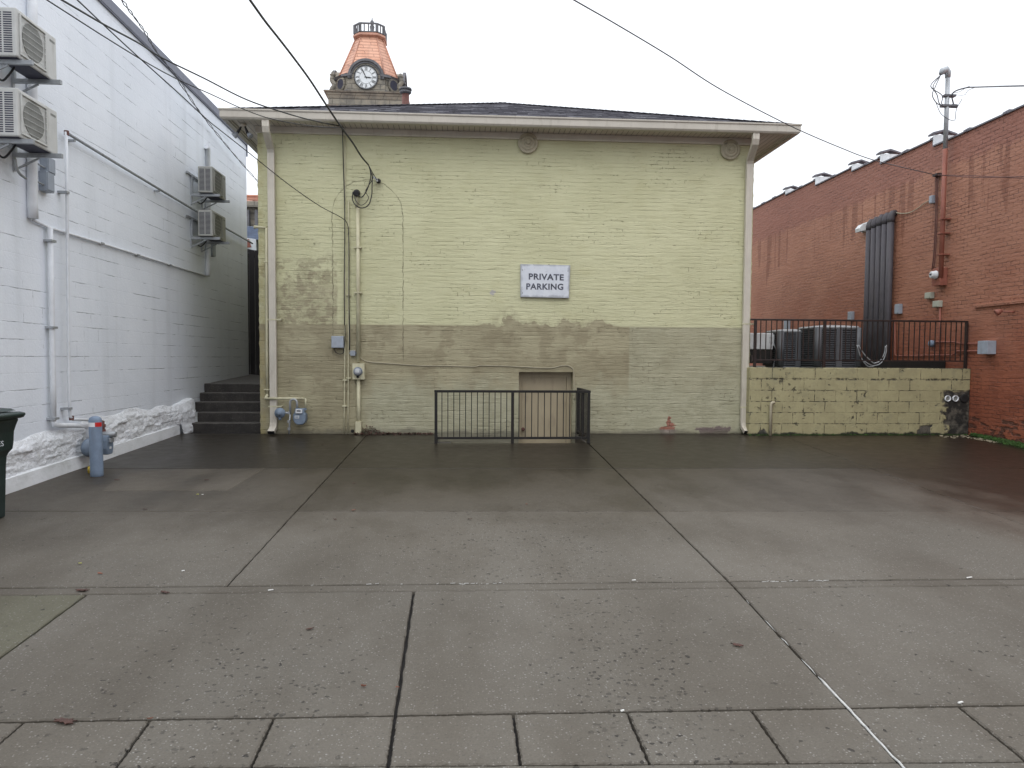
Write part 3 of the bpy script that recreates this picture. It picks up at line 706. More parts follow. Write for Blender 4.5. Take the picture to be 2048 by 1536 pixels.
# downspouts
def downspout(xt, xb, ytop, foot):
    d = MB(); w, dp = .062, .04
    pts = [Vector((xt, YF-OV+.04, GZ+.02)), Vector((xt, YF-OV+.04, GZ-.10)), Vector((xt+(xb-xt)*.1, YF-OV+.07, GZ-.17)), Vector((xb*.85+xt*.15, YF-.11, GZ-.38)), Vector((xb, YF-.065, GZ-.46)),
           Vector((xb, YF-.065, 2.)), Vector((xb, YF-.065, .22)), Vector((xb+foot*.01, YF-.09, .13)), Vector((xb+foot*.05, YF-.19, .045))]
    rings = []
    for i, p in enumerate(pts):
        dd = (pts[min(i+1, len(pts)-1)]-pts[max(i-1, 0)]).normalized(); sx = Vector((1, 0, 0)); n = sx.cross(dd).normalized()
        rings.append([p+sx*(w*a)+n*(dp*b) for a, b in ((-1, -1), (-.4, -1), (-.3, -.9), (.3, -.9), (.4, -1), (1, -1), (1, 1), (-1, 1))])
    d.loft(rings, caps=True)
    o = d.build('downspout', M['beige'], yb, .005)
    for z in (2.12, .52): st = MB(); st.box(xb-w-.03, xb+w+.09, YF-.062-dp-.006, YF-.062-dp-.001, z-.012, z+.012); st.cyl((xb+w+.085, YF-.001, z), (xb+w+.085, YF-.062-dp, z), .014, 8); st.build('strap', M['cream'], o)
    MB().add([rings[-1][k]+Vector((0, -.004, -.002)) for k in (0, 5, 6, 7)], [(0, 1, 2, 3)]).build('outlet', M['darkhole'], o)
downspout(PY(532, 250, 13.55).x, PY(545, 600, 13.93).x, 0, -.4)
downspout(PY(1511, 270, 13.55).x, PY(1493, 600, 13.93).x, 0, .5)
# cast anchor plates
for px, py in ((1056, 286), (1461, 299)):
    c = PY(px, py, YF-.05); a = MB()
    a.disc((c.x, YF, c.z), (0, -1, 0), [(0, .185), (.05, .19), (.06, .175), (.055, .16), (.055, .135), (.07, .128), (.075, .115), (.066, .10), (.066, .08), (.085, .072), (.085, .05), (.075, .045)], 36)
    a.disc((c.x, YF-.07, c.z), (0, -1, 0), [(0, .04), (.045, .036)], 4)
    a.build('anchor_plate', M['anchor'], yb)
# flue behind the hip
fp = PY(811, 176, 17.5); fl_ = thing('flue_pipe', 'rusty flue pipe with round cap on the shingle roof beside the clock tower', 'flue', (fp.x, 17.5, 6.0))
zt = PY(811, 186, 17.5).z
MB().cyl((fp.x, 17.5, 6.0), (fp.x, 17.5, zt), .085, 20).build('pipe', M['rust'], fl_)
MB().disc((fp.x, 17.5, zt), (0, 0, 1), [(-.03, .09), (0, .13), (.03, .135), (.035, .105), (.06, .105), (.062, .145), (.1, .14), (.12, .06)], 24).build('cap', M['towerslate'], fl_)

# ------------------------------------------------------------------ sign
sa, sb = PY(1041, 528, 13.94), PY(1139, 595, 13.94)
sg = thing('private_parking_sign', 'weathered white sign reading PRIVATE PARKING on the yellow brick wall', 'sign', ((sa.x+sb.x)/2, 13.96, sb.z))
s = MB(); dxs = .012
s.prism([(sa.x-.0, sa.z), (sb.x+.01, sa.z-.008), (sb.x-.008, sb.z-.012), (sa.x+.004, sb.z+.0)], lambda a, b: (a, 13.945, b), lambda a, b: (a, YF-.003, b))
s.build('board', M['sign'], sg, .004)
for tx, x0, y0, x1, y1 in (('PRIVATE', 1057.5, 547, 1127.5, 560.5), ('PARKING', 1052.5, 567, 1126.5, 580.5)):
    a, b = PY(x0, y0, 13.945), PY(x1, y1, 13.945)
    text_mesh('lettering', tx, M['lettering'], sg, a.x, b.x, b.z+.005, a.z+.005, 13.9445, .002, .032, shear=-.012 if tx == 'PRIVATE' else 0)
for px, py in ((1045, 540), (1045, 586), (1136, 542), (1098, 528.6)):
    p = PY(px, py, 13.944); MB().disc((p.x, 13.945, p.z), (0, -1, 0), [(0, .008), (.004, .008), (.007, .004)], 8).build('nail', M['black'], sg)

# ------------------------------------------------------------------ stairwell and its railing
wl = MB(); zt_ = gz(PYF)
wl.box(PX0-.12, PX0, PYF, YF-.002, -1.35, -.035); wl.box(PX1, PX1+.12, PYF, YF-.002, -1.35, -.035); wl.box(PX0-.12, PX1+.12, PYF-.12, PYF-.002, -1.35, -.10)
wl.box(PX0, PX1, PYF-.002, YF+RD, -1.35, -1.1)
for i in range(5): wl.box(PX0, PX0+.25*(5-i), PYF, YF-.002, -1.1+.19*i, -1.1+.19*(i+1))
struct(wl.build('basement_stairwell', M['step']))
rl = thing('stairwell_railing', 'black metal railing around the basement stairwell in front of the beige door', 'railing', ((PX0+PX1)/2, PYF-.04, gz(PYF)))
ry = PYF-.045; xa, xm, xb_ = PY(872, 850, ry).x, PY(1025, 850, ry).x, PY(1177, 850, ry).x
zt1, zb1 = PY(1024, 783, ry).z, PY(1024, 876, ry).z; z0 = gz(ry)
for x in (xa, xm, xb_): MB().box(x-.025, x+.025, ry-.025, ry+.025, z0, zt1-.021).build('post', M['black'], rl, .003)
MB().box(xa-.03, xb_+.03, ry-.026, ry+.026, zt1-.02, zt1+.022).build('top_rail', M['black'], rl, .003)
bb = MB(); bb.box(xa+.026, xm-.026, ry-.018, ry+.018, zb1-.02, zb1+.02); bb.box(xm+.026, xb_-.026, ry-.018, ry+.018, zb1-.02, zb1+.02); bb.build('bottom_rail', M['black'], rl, .003)
for a, b, n in ((xa, xm, 12), (xm, xb_, 11)):
    for i in range(n):
        x = a+(b-a)*(i+1)/(n+1); MB().box(x-.007, x+.007, ry-.007, ry+.007, zb1+.021, zt1-.021).build('baluster', M['black'], rl)
for i in range(3):
    pass
ye = YF-.10
for y in (ry+.62, ye): MB().box(xb_-.025, xb_+.025, y-.025, y+.025, gz(y), zt1-.021).build('post', M['black'], rl, .003)
MB().box(xb_-.026, xb_+.026, ry+.027, ye+.03, zt1-.02, zt1+.022).build('top_rail', M['black'], rl, .003)
MB().box(xb_-.018, xb_+.018, ry+.027, ye-.026, zb1-.02, zb1+.02).build('bottom_rail', M['black'], rl, .003)
for i in range(9):
    y = ry+(ye-ry)*(i+1)/10
    if abs(y-ry-.62) > .04: MB().box(xb_-.007, xb_+.007, y-.007, y+.007, zb1+.021, zt1-.021).build('baluster', M['black'], rl)

# ------------------------------------------------------------------ services on the yellow wall
def wallpipe(name, label, cat, pts, r, mat, bands=(), off=None, group=None):
    P = [PY(x, y, YF-(off or r)-.012) for x, y in pts]
    o = thing(name, label, cat, P[-1], group)
    MB().tube(curve(P, 5) if len(P) > 2 else P, r, 10).build('pipe', mat, o)
    for x, y in bands:
        c = PY(x, y, YF-(off or r)-.012); b = MB(); b.box(c.x-r-.03, c.x+r+.03, c.y-r-.004, YF-.001, c.z-.01, c.z+.01); b.build('clamp', mat, o)
    return o
c1, c2 = PY(715, 416, YF-.06), PY(717, 726, YF-.06); c1.x = c2.x = (c1.x+c2.x)/2
sm = thing('service_conduit', 'thick cream conduit with black weatherhead above the round electric meter', 'conduit', (c2.x, YF, .0))
MB().tube([(c1.x, YF-.05, c1.z), (c2.x, YF-.05, c2.z+.02)], .035, 14).build('pipe', M['cream'], sm)
zb_ = PY(717, 868, YF-.06).z; mb_ = PY(717, 759, YF-.06).z
MB().tube([(c2.x, YF-.05, mb_), (c2.x, YF-.05, .02)], .035, 14).build('lower_pipe', M['cream'], sm)
MB().box(c2.x-.055, c2.x+.05, YF-.1, YF-.001, .0, .24).build('sleeve', M['cream'], sm, .004)
for py in (496, 586): z = PY(717, py).z; MB().box(c1.x-.07, c1.x+.07, YF-.09, YF-.001, z-.012, z+.012).build('clamp', M['cream'], sm)
wh = PY(713, 384, YF-.1); w = MB()
w.cyl((wh.x, YF-.05, c1.z+.001), (wh.x, YF-.08, wh.z), .03, 12); wo = w.build('elbow', M['cream'], sm)
MB().disc((wh.x, YF-.02, wh.z+.0), (0, -1, -.25), [(0, .06), (.07, .068), (.13, .058), (.15, .04)], 16).build('weatherhead', M['wire'], sm)
# drip loops
dl = thing('drip_loop_cable', 'black drip loop cables hanging from the thick overhead bundle to the weatherhead', 'cable', PY(735, 420, YF-.1))
for i, (pts, r) in enumerate((
    ([(737, 330), (741, 345), (740, 362), (733, 382), (724, 394), (716, 391), (714, 388)], .010),
    ([(739, 335), (744, 352), (744, 376), (743, 392), (737, 410), (724, 416), (712, 411), (705, 399), (706, 384)], .010),
    ([(745, 345), (746, 355), (742, 364), (732, 380), (733, 387), (737, 396), (730, 407), (720, 410), (711, 400), (709, 388)], .0065))):
    P = [PY(x, y, YF-.16+.01*i) for x, y in pts]; MB().tube(curve(P, 6), r, 6).build('strand', M['wire'], dl)
ins = PY(757, 362, YF-.06); io = thing('cable_insulator', 'small black and white wire anchor on the yellow wall right of the drip loops', 'insulator', ins)
MB().disc((ins.x, YF, ins.z), (0, -1, 0), [(0, .03), (.05, .045), (.09, .04), (.1, .02)], 14).build('spool', M['wire'], io)
MB().tube([(ins.x-.09, YF-.12, ins.z+.06), (ins.x-.03, YF-.1, ins.z+.02), (ins.x-.02, YF-.11, ins.z-.02)], .018, 8).build('wedge', M['dial'], io)
# meter
ma, mc = PY(705, 727, YF-.09), PY(729, 759, YF-.09)
em = thing('electric_meter', 'round glass electric meter on a cream metal box on the yellow wall', 'meter', ((ma.x+mc.x)/2, YF, mc.z))
MB().box(ma.x, mc.x, YF-.115, YF-.001, mc.z, ma.z).build('meter_box', M['cream'], em, .004)
cc = PY(716, 743, YF-.12)
MB().disc((cc.x, YF-.116, cc.z), (0, -1, 0), [(0, .083), (.025, .083), (.03, .076)], 28).build('ring', M['gasgrey'], em)
MB().disc((cc.x, YF-.146, cc.z), (0, -1, 0), [(0, .074), (.06, .068), (.075, .05), (.08, .02)], 28).build('glass_cover', M['glass'], em)
MB().box(cc.x-.036, cc.x+.036, YF-.228, YF-.222, cc.z-.018, cc.z+.045).build('dial_plate', M['dial'], em, .002)
MB().box(cc.x-.025, cc.x+.02, YF-.15, YF-.117, cc.z-.115, cc.z-.086).build('seal', M['black'], em, .004)
# grey utility box
ua, ub = PY(662.5, 672, YF-.1), PY(687, 696, YF-.1)
ub_ = thing('utility_box', 'square light grey utility box with a looped black cable below on the yellow wall', 'utility box', ((ua.x+ub.x)/2, YF, ub.z))
MB().box(ua.x, ub.x, YF-.1, YF-.001, ub.z, ua.z).build('case', M['greybox'], ub_, .004)
MB().box(ua.x+.006, ub.x-.004, YF-.112, YF-.1015, ub.z+.008, ua.z-.004).build('lid', M['greybox'], ub_, .003)
MB().tube(curve([PY(x, y, YF-.05) for x, y in ((669, 697), (671, 704), (679, 708), (686, 706), (688, 697), (690, 680), (690, 650))], 5), .007, 6).build('cable', M['wire'], ub_)
ja, jb = PY(700.5, 701, YF-.06), PY(710.5, 711.5, YF-.06)
MBj = MB().box(ja.x, jb.x, YF-.06, YF-.001, jb.z, ja.z).box(ja.x-.02, jb.x+.02, YF-.03, YF-.002, jb.z+.035, ja.z-.035)
tag(MBj.build('junction_box', M['greybox'], None, .004), 'tiny grey junction box between the thin conduits and the meter conduit on the yellow wall', 'junction box')
wallpipe('thin_conduit', 'thin cream conduit running down left of the other thin conduit on the yellow wall', 'conduit', [(690, 268), (690, 480), (690, 660), (688, 868)], .011, M['cream'], [(690, 760), (689, 812)], .02, 'thin conduits on the yellow wall')
wallpipe('thin_conduit', 'thin cream conduit starting below the eave cables and beside the thick meter conduit', 'conduit', [(697, 400), (697, 600), (696, 868)], .011, M['cream'], [(697, 590), (697, 756)], .02, 'thin conduits on the yellow wall')
bc_ = thing('hanging_cable', 'black cable hanging straight down the yellow wall from the eave beside the thin conduits', 'cable', PY(689, 660, YF-.05))
MB().tube(curve([PY(x, y, YF-.055) for x, y in ((685, 254), (686, 300), (687, 340), (689, 400), (689.5, 470), (688.5, 560), (689, 650))], 6), .009, 6).build('strand', M['wire'], bc_)
MB().disc(PY(685, 253, YF-.06), (0, -1, 0), [(0, .03), (.03, .03), (.06, .012)], 8).build('bracket', M['wire'], bc_)
# thin cable along the wall to the door corner
P = [PY(x, y, YF-.012) for x, y in ((719, 712), (725, 719), (740, 724), (780, 727), (840, 731), (900, 732), (950, 733), (960, 731), (1010, 732), (1050, 734), (1100, 736), (1125, 731), (1140, 733), (1147, 741), (1148, 760), (1149, 800))]
tag(MB().tube(curve(P, 6), .008, 6).build('wall_cable', M['anchor']), 'thin cream painted cable looping from the electric meter to the beige door corner', 'cable')
# gas pipe
P = [PY(x, y, YF-.045) for x, y in ((533, 456), (533.5, 560), (534, 700), (535, 793))]
gp_ = thing('gas_pipe', 'cream pipe beside the left downspout turning right to the yellow wall gas meter', 'pipe', PY(535, 797, YF-.045))
MB().tube(P, .024, 10).build('riser', M['cream'], gp_)
MB().tube([PY(530, 797, YF-.13), PY(607, 797, YF-.13)], .022, 10).build('branch', M['cream'], gp_)
MB().tube([PY(535, 790, YF-.045), PY(531, 797, YF-.09), PY(531.5, 797, YF-.13)], .03, 10).build('elbow', M['cream'], gp_)
MB().tube([PY(533, 455.5, YF-.045), PY(518, 454, YF-.045), PY(508, 454, YF-.045)], [.02, .02, .034], 10).build('outlet', M['cream'], gp_)
for py in (524, 779): c = PY(534, py, YF-.045); MB().box(c.x-.05, c.x+.05, YF-.075, YF-.001, c.z-.01, c.z+.01).build('clamp', M['cream'], gp_)
# gas meter set on the yellow wall
gm = thing('gas_meter', 'blue grey gas meter with round regulator on the yellow wall beside the downspout', 'gas meter', PY(590, 870, YF-.15))
yy = YF-.16; c = PY(600, 834, yy)
prof = [(-.115, -.02), (-.115, .075), (-.09, .11), (-.075, .2), (.085, .2), (.09, .11), (.115, .075), (.115, -.03), (.095, -.095), (.05, -.13), (-.04, -.13), (-.09, -.09)]
MB().prism([(a*1.0+c.x, b_*.9+c.z-.02) for a, b_ in prof], lambda a, b: (a, yy-.07, b), lambda a, b: (a, yy+.1, b)).build('meter_body', M['gasgrey'], gm, .015)
MB().box(c.x-.06, c.x+.06, yy-.1, yy-.071, c.z+.075, c.z+.15).build('index_plate', M['dial'], gm, .004)
MB().box(c.x-.035, c.x+.035, yy-.105, yy-.1005, c.z+.11, c.z+.13).build('index_window', M['slot'], gm)
MB().box(c.x-.08, c.x-.0, yy-.0745, yy-.071, c.z-.02, c.z+.03).build('label_plate', M['dial'], gm)
MB().box(c.x-.07, c.x-.01, yy-.0765, yy-.075, c.z-.004, c.z+.014).build('label_window', M['gasgrey'], gm)
k = MB(); ux = PY(580, 800, yy).x; ux2 = PY(594, 800, yy).x; uz = PY(587, 806, yy).z; r_ = (ux2-ux)/2
k.tube([(ux, yy, PY(579, 828, yy).z), (ux, yy, uz)]+[(ux+r_-r_*math.cos(a), yy, uz+r_*math.sin(a)*1.1) for a in [math.pi*i/8 for i in range(1, 8)]]+[(ux2, yy, uz), (ux2, yy, c.z+.17)], .021, 10)
k.build('inlet_pipe', M['galv'], gm)
k = MB(); k.tube([(ux, yy, PY(579, 824, yy).z), (PY(578, 850, yy).x, yy, PY(578, 868, yy).z)], .016, 10)
for py in (826, 843, 858): q = PY(578, py, yy); k.disc(q+Vector((0, 0, -.02)), (0, 0, 1), [(0, .03), (.045, .03)], 8)
k.tube([PY(578, 826, yy), PY(569, 826, yy)], .022, 8); k.build('service_riser', M['galv'], gm)
q = PY(560, 826, yy); MB().disc((q.x, yy+.06, q.z), (0, -1, 0), [(0, .06), (.03, .09), (.06, .098), (.075, .098), (.09, .07), (.12, .05), (.15, .035), (.16, .02)], 24).build('regulator', M['gasgrey'], gm)
q = PY(560, 838, yy); MB().cyl((q.x, yy, q.z+.04), (q.x, yy-.0, q.z-.02), .028, 10).build('vent', M['gasgrey'], gm)
q = PY(610, 800, yy); MB().tube([PY(607, 797, YF-.13), (q.x+.012, yy, q.z+.02), (q.x+.014, yy, c.z+.17)], .017, 8).build('outlet_pipe', M['cream'], gm)
for px in (594, 610): q = PY(px, 818, yy); MB().disc((q.x, yy, q.z-.02), (0, 0, 1), [(0, .032), (.035, .032)], 8).build('union_nut', M['gasgrey'], gm)
# floodlight pair under the eave
q = PY(487, 251, YF-OV+.35); fo = thing('floodlight', 'twin spotlight under the left corner of the eave', 'floodlight', q)
MB().cyl(q+Vector((0, 0, .03)), q+Vector((0, 0, -.03)), .05, 14).build('base', M['beige'], fo)
for dx in (-1, 1):
    a = q+Vector((dx*.03, -.02, -.02)); b_ = q+Vector((dx*.09, -.06, -.15)); d = (b_-a).normalized()
    ar = MB().tube([a, a*.6+b_*.4, b_], [.012, .02, .026], 8).build('lamp_arm', M['wire'], fo)
    MB()._lathe(b_, (d+Vector((dx*.5, 0, 0))).normalized(), [(0, .022), (.05, .045), (.09, .058), (.092, .05)], 14) if False else None
    k = MB(); k._lathe(b_, (d+Vector((dx*.4, 0, 0))).normalized(), [(0, .022), (.05, .042), (.09, .055), (.094, .045)], 14); k.build('lamp', M['glass'], fo)
# camera-side details: low vent hole at the wall foot
q = PY(705, 862, YF); tag(MB().disc((q.x, YF-.002, q.z), (0, -1, 0), [(0, .03), (.01, .03), (.012, .022)], 12).build('vent_hole', M['darkhole']), 'small dark round hole low in the yellow wall by the conduit foot', 'vent')

# dry leaves drifted against the wall
random.seed(11); lf = MB()
def leafquad(mb, p, s, tilt=.6):
    a = random.uniform(0, 6.28); u = Vector((math.cos(a), math.sin(a), random.uniform(-tilt, tilt)))*s; v = Vector((-math.sin(a), math.cos(a), random.uniform(-tilt, tilt)))*s*.55
    mb.add([p-u, p+v*.9+u*-.1+Vector((0, 0, .2*s)), p+u, p-v+Vector((0, 0, .25*s))], [(0, 1, 2, 3)])
x0_, x1_ = PY(712, 868).x, PY(866, 868).x
for i in range(520):
    t = random.random()**1.8; x = x0_+(x1_-x0_)*t; hp = .16*math.exp(-((x-PY(738, 868).x)/.17)**2)+.02
    y = YF-.01-abs(random.gauss(0, .09)); z = gz(y)+random.random()*hp*max(.1, 1-(YF-y)/.2)+.008
    leafquad(lf, Vector((x, y, z)), random.uniform(.012, .03))
stuff(lf.build('dead_leaves', M['leaf']), 'dark brown dead leaves drifted along the foot of the yellow wall', 'leaves')

# ================================================================== STEPS UP TO THE ALLEY
random.seed(3)
sp = MB(); ys0 = 14.42; tr = .27; rz = [.0]
tops = [PY(450, y, ys0+tr*i).z for i, y in enumerate((846, 825, 804, 785.5, 767))]
xl_ = [PY(383, 850, ys0).x, PY(395, 830, ys0+tr).x, XL+.02, XL+.02, XL+.02]
steps = thing('concrete_steps', 'five dark wet concrete steps rising into the alley between the white and yellow walls', 'steps', (-4.5, ys0, 0))
pz = -.02
for i, z in enumerate(tops):
    b_ = MB(); y0 = ys0+tr*i; yend = y0+tr if i < 4 else 15.9
    n = 18; ring = []
    xs = [xl_[i]+(YX0-.012-xl_[i])*k/n for k in range(n+1)]
    jy = [random.uniform(-.006, .006) for _ in xs]; jz = [random.uniform(-.004, .004) for _ in xs]
    vs = []; 
    for k, x in enumerate(xs): vs += [(x, y0+jy[k]*.5, pz-.01), (x, y0+jy[k], z-.012+jz[k]), (x, y0+.012+jy[k], z+jz[k]), (x, yend+.01, z)]
    fs = [(4*k+j, 4*k+4+j, 4*k+5+j, 4*k+1+j) for k in range(n) for j in range(3)]
    b_.add(vs, fs); b_.add([vs[0], vs[1], vs[2], vs[3], (xl_[i], yend+.01, pz-.01)], [(0, 1, 2, 3, 4)])
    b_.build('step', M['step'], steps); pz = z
al = MB(); zz0 = tops[4]+.001
al.add([(XL, 15.88, zz0), (YX0, 15.88, zz0), (YX0, 30, zz0+.25), (-9, 30, zz0+.25), (-9, 18.7, zz0+.1), (XL, 18.7, zz0+.1)], [(0, 1, 2, 3, 4, 5)])
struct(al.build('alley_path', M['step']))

# ================================================================== WHITE BUILDING
random.seed(5)
wb = thing('white_block_building', 'tall white painted concrete block building along the left side of the lot', 'building', (XL-3, 8, 0))
WT, WY0, WY1 = 6.6, -6., 18.72
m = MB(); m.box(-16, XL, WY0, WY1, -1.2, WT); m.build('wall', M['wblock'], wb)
cp = MB(); cp.box(XL-.3, XL+.035, WY0-.03, WY1+.03, WT+.001, WT+.16); cp.box(XL-.02, XL+.03, WY0-.03, WY1+.03, WT-.02, WT-.001)
cp.box(XL-.01, XL+.03, WY1+.003, WY1+.03, WT-.28, WT-.0215); cp.build('coping', M['coping'], wb, .004)
# rubble base: real relief
rb = MB(); ny, nzr = 420, 34; y0, y1 = 6.2, 14.75
def lump(y, z): return .05*math.sin(y*5.1+z*7)*math.sin(z*17+y*2.3)+.03*math.sin(y*13+3*math.sin(z*9))*math.cos(z*23)
import mathutils
def nz_(y, z): return mathutils.noise.fractal(Vector((y*3.2, z*6.5, 3.1)), .9, 2.2, 5)
def nz3(y, z): return mathutils.noise.cell(Vector((y*3.1+.2*z, z*7.5, 9)))
for_v = []; 
for i in range(ny+1):
    y = y0+(y1-y0)*i/ny; g_ = gz(y)
    base = g_+(.18 if y < 14.05 else -.02)
    top = PX(max(20, min(400, 925-(5.2/y)*1479*.955)), 0, XL).y*0 + .60-.0*(y) + .04*math.sin(y*1.7+.4)+.02*math.sin(y*5.3)+.03*nz_(y*.5, 2)
    top = top + (g_*.75) - (.1 if y < 9.5 else 0)*max(0, min(1, (9.5-y)/1.))
    for k in range(nzr+1):
        t = k/nzr; z = base+(top-base)*t
        d = .06+.012*nz_(y, z)+.014*(nz3(y, z)-.5)+.012*mathutils.noise.fractal(Vector((y*11, z*19, 2)), .8, 2.1, 4)
        if t > .72: d *= max(.0, (1-t)/.28)
        if k == nzr: d = -.01
        if y > 13.7: d += .10*min(1, (y-13.7)/.6)*(1-t*.2)*(0 if k == nzr else 1)
        if y > 14.6: d *= .7
        for_v.append((XL+d, y, z))
rb.add(for_v, [(i*(nzr+1)+k, (i+1)*(nzr+1)+k, (i+1)*(nzr+1)+k+1, i*(nzr+1)+k+1) for i in range(ny) for k in range(nzr)], True)
rb.build('stone_base', M['rubble'], wb)
cb = MB(); n = 40; vs = []
for i in range(n+1):
    y = 0+14.0*i/n; g_ = gz(y); w = .055+.004*math.sin(y*3); vs += [(XL-.02, y, g_-.05), (XL+w+.03, y, g_-.05), (XL+w+.02, y, g_+.17), (XL+w-.03, y, g_+.195), (XL-.02, y, g_+.215+.02*math.sin(y*7))]
cb.add(vs, [(5*i+k, 5*i+5+k, 5*i+6+k, 5*i+1+k) for i in range(n) for k in range(4)]); cb.add(vs[-5:], [(0, 1, 2, 3, 4)])
cb.build('kerb', M['curb'], wb)

# ---- outdoor heat pumps: one built in local coordinates (origin: rear bottom corner nearest the camera), the rest copied
def heat_pump(label, body, wide):
    t = thing('air_conditioner', label, 'air conditioner', (0, 0, 0), 'air conditioners hung on the white wall')
    x0, x1, L, H = .17, .45, .80, .52 if not wide else .50
    MB().box(x0, x1, 0, L, 0, H).build('casing', body, t, .014, True)
    k = MB(); cols = ((x0+.03, x0+.125), (x0+.145, x0+.235)); rn = 18
    for a, b in cols:
        for i in range(rn): z = .04+i*(H-.08)/rn; k.box(a, b, -.0015, .02, z, z+(H-.08)/rn*.55)
    k.build('side_louvres', M['slot'], t, 0, True)
    fr_ = MB(); fy0, fy1, fz0, fz1 = .05, .56, .035, H-.035
    for a, b, c, d in ((fy0, fy1, fz1-.02, fz1), (fy0, fy1, fz0, fz0+.02), (fy0, fy0+.02, fz0+.02, fz1-.02), (fy1-.02, fy1, fz0+.02, fz1-.02)): fr_.box(x1+.001, x1+.018, a, b, c, d)
    fr_.build('grille_frame', body, t, .004, True)
    cy, cz, rr = (fy0+fy1)/2, (fz0+fz1)/2, (fz1-fz0)/2-.03
    MB().disc((x1+.002, cy, cz), (1, 0, 0), [(0, rr*1.04), (.003, rr*1.04), (.0035, rr)], 32).build('fan_opening', M['fan'], t, 0, True)
    k = MB()
    for i in range(6): z = fz0+.05+i*(fz1-fz0-.1)/5; k.bar((x1+.016, fy0+.02, z), (x1+.016, fy1-.02, z), .004, .004)
    k.build('fan_guard', body, t, 0, True)
    MB().box(x1+.001, x1+.0025, .655, .76, H-.085, H-.06).build('badge', M['fan'], t, 0, True)
    MB().box(x0+.02, x1-.02, .03, L-.03, -.004, -.001).build('underside', M['slot'], t, 0, True)
    for y in (.10, .68):
        k = MB(); k.box(.0, .56, y-.02, y+.02, -.055, -.006); k.box(.003, .04, y-.02, y+.02, -.005, .34); k.bar((.02, y, -.2), (.3, y, -.06), .02, .02); k.box(.003, .02, y-.02, y+.02, -.22, -.056)
        k.build('bracket_arm', M['galv'], t, .002, True)
    MB().box(.003, .03, -.16, .94, .33, .37).build('wall_rail', M['galv'], t, .002, True)
    MB().tube(curve([(.25, .3, -.01), (.2, .28, -.1), (.12, .30, -.16), (.04, .32, -.12)], 5), .012, 6).build('hose', M['wire'], t, 0, True)
    return t
hp1 = heat_pump('upper of the two nearest air conditioners at the top left of the white wall', M['acbody'], False)
b1 = PX(34, 112, XL+.45); hp1.location = (XL, b1.y, b1.z)
b2 = PX(36.5, 272, XL+.45); dup(hp1, (XL, b2.y, b2.z), 'lower of the two nearest air conditioners above the two grey electrical boxes')
hp3 = heat_pump('upper small air conditioner near the far end of the white wall', M['acfar'], True)
b3 = PX(425.6, 385, XL+.45); hp3.location = (XL, b3.y, b3.z)
b4 = PX(425.6, 472, XL+.45); dup(hp3, (XL, b4.y, b4.z), 'lower small air conditioner near the far end of the white wall')

def lpipe(name, label, cat, pts, r, mat, off=.03, bands=(), flat=False):
    P = [PX(x, y, XL+off) for x, y in pts]; o = thing(name, label, cat, P[-1])
    k = MB()
    k.tube(P, r, 12); k.build('pipe', mat, o)
    for x, y in bands:
        q = PX(x, y, XL+off); MB().box(XL, q.x+r+.006, q.y-r-.03, q.y+r+.03, q.z-.012, q.z+.012).build('clamp', M['galv'], o)
    return o
# lineset covers
lpipe('line_set_cover', 'wide white duct running down the white wall behind the two nearest air conditioners', 'pipe', [(64, -60), (64, 40), (64, 180), (64, 330), (65, 408), (66, 437)], .058, M['white'], .05)
lpipe('line_set_cover', 'white duct with a bent foot running down behind the two far air conditioners', 'pipe', [(413, 293), (416, 300), (416, 420), (416, 480), (416, 530), (415, 552)], .055, M['white'], .045)
lpipe('drain_pipe', 'white pipe descending along the white wall from the near duct to the far duct', 'pipe', [(66, 440), (100, 456), (200, 486), (300, 517), (411, 552)], .018, M['white'], .03, [(203, 486.5), (275, 510), (340, 530)])
P = thing('downpipe', 'white vertical pipe with grey clamps turning right above the rubble base of the white wall', 'pipe', PX(107, 850, XL+.06))
MB().tube([PX(100, 456, XL+.06), PX(103, 600, XL+.06), PX(106, 770, XL+.06), PX(107, 843, XL+.06)], .034, 14).build('pipe', M['white'], P)
MB().tube([PX(107, 840, XL+.06), PX(109, 849, XL+.065), PX(120, 851, XL+.07), PX(150, 851, XL+.1), PX(172, 852, XL+.12), PX(177, 860, XL+.13), PX(178, 885, XL+.13)], .034, 14).build('branch', M['white'], P)
for x, y in ((101, 482), (104, 655), (107, 837)): q = PX(x, y, XL+.06); MB().box(XL, q.x+.045, q.y-.055, q.y+.055, q.z-.014, q.z+.014).build('clamp', M['galv'], P)
P = thing('gas_line', 'grey pipe sloping along the white wall with a white drop to the bollard', 'pipe', PX(138, 838, XL+.09))
MB().tube([PX(136, 267, XL+.09), PX(250, 337, XL+.09), PX(380, 415, XL+.09), PX(505, 487, XL+.09)], .021, 10).build('pipe', M['galv'], P)
MB().tube([PX(132, 264, XL+.09), PX(134, 400, XL+.09), PX(136, 600, XL+.09), PX(138, 780, XL+.09), PX(140, 832, XL+.09), PX(146, 839, XL+.1), PX(182, 840, XL+.2)], .02, 10).build('drop', M['white'], P)
for x, y in ((133, 266), (143, 836)): q = PX(x, y, XL+.09); MB().disc(q+Vector((0, 0, -.03)), (0, 0, 1), [(0, .03), (.06, .03)], 10).build('elbow', M['rust'], P)
for x, y in ((150, 276), (319, 378)): q = PX(x, y, XL+.09); MB().box(XL, q.x, q.y-.02, q.y+.02, q.z-.05, q.z-.022).build('support', M['galv'], P)
for x, y in ((132, 385), (138, 817)): q = PX(x, y, XL+.09); MB().box(XL, q.x+.03, q.y-.04, q.y+.03, q.z-.015, q.z+.015).build('support', M['galv'], P)
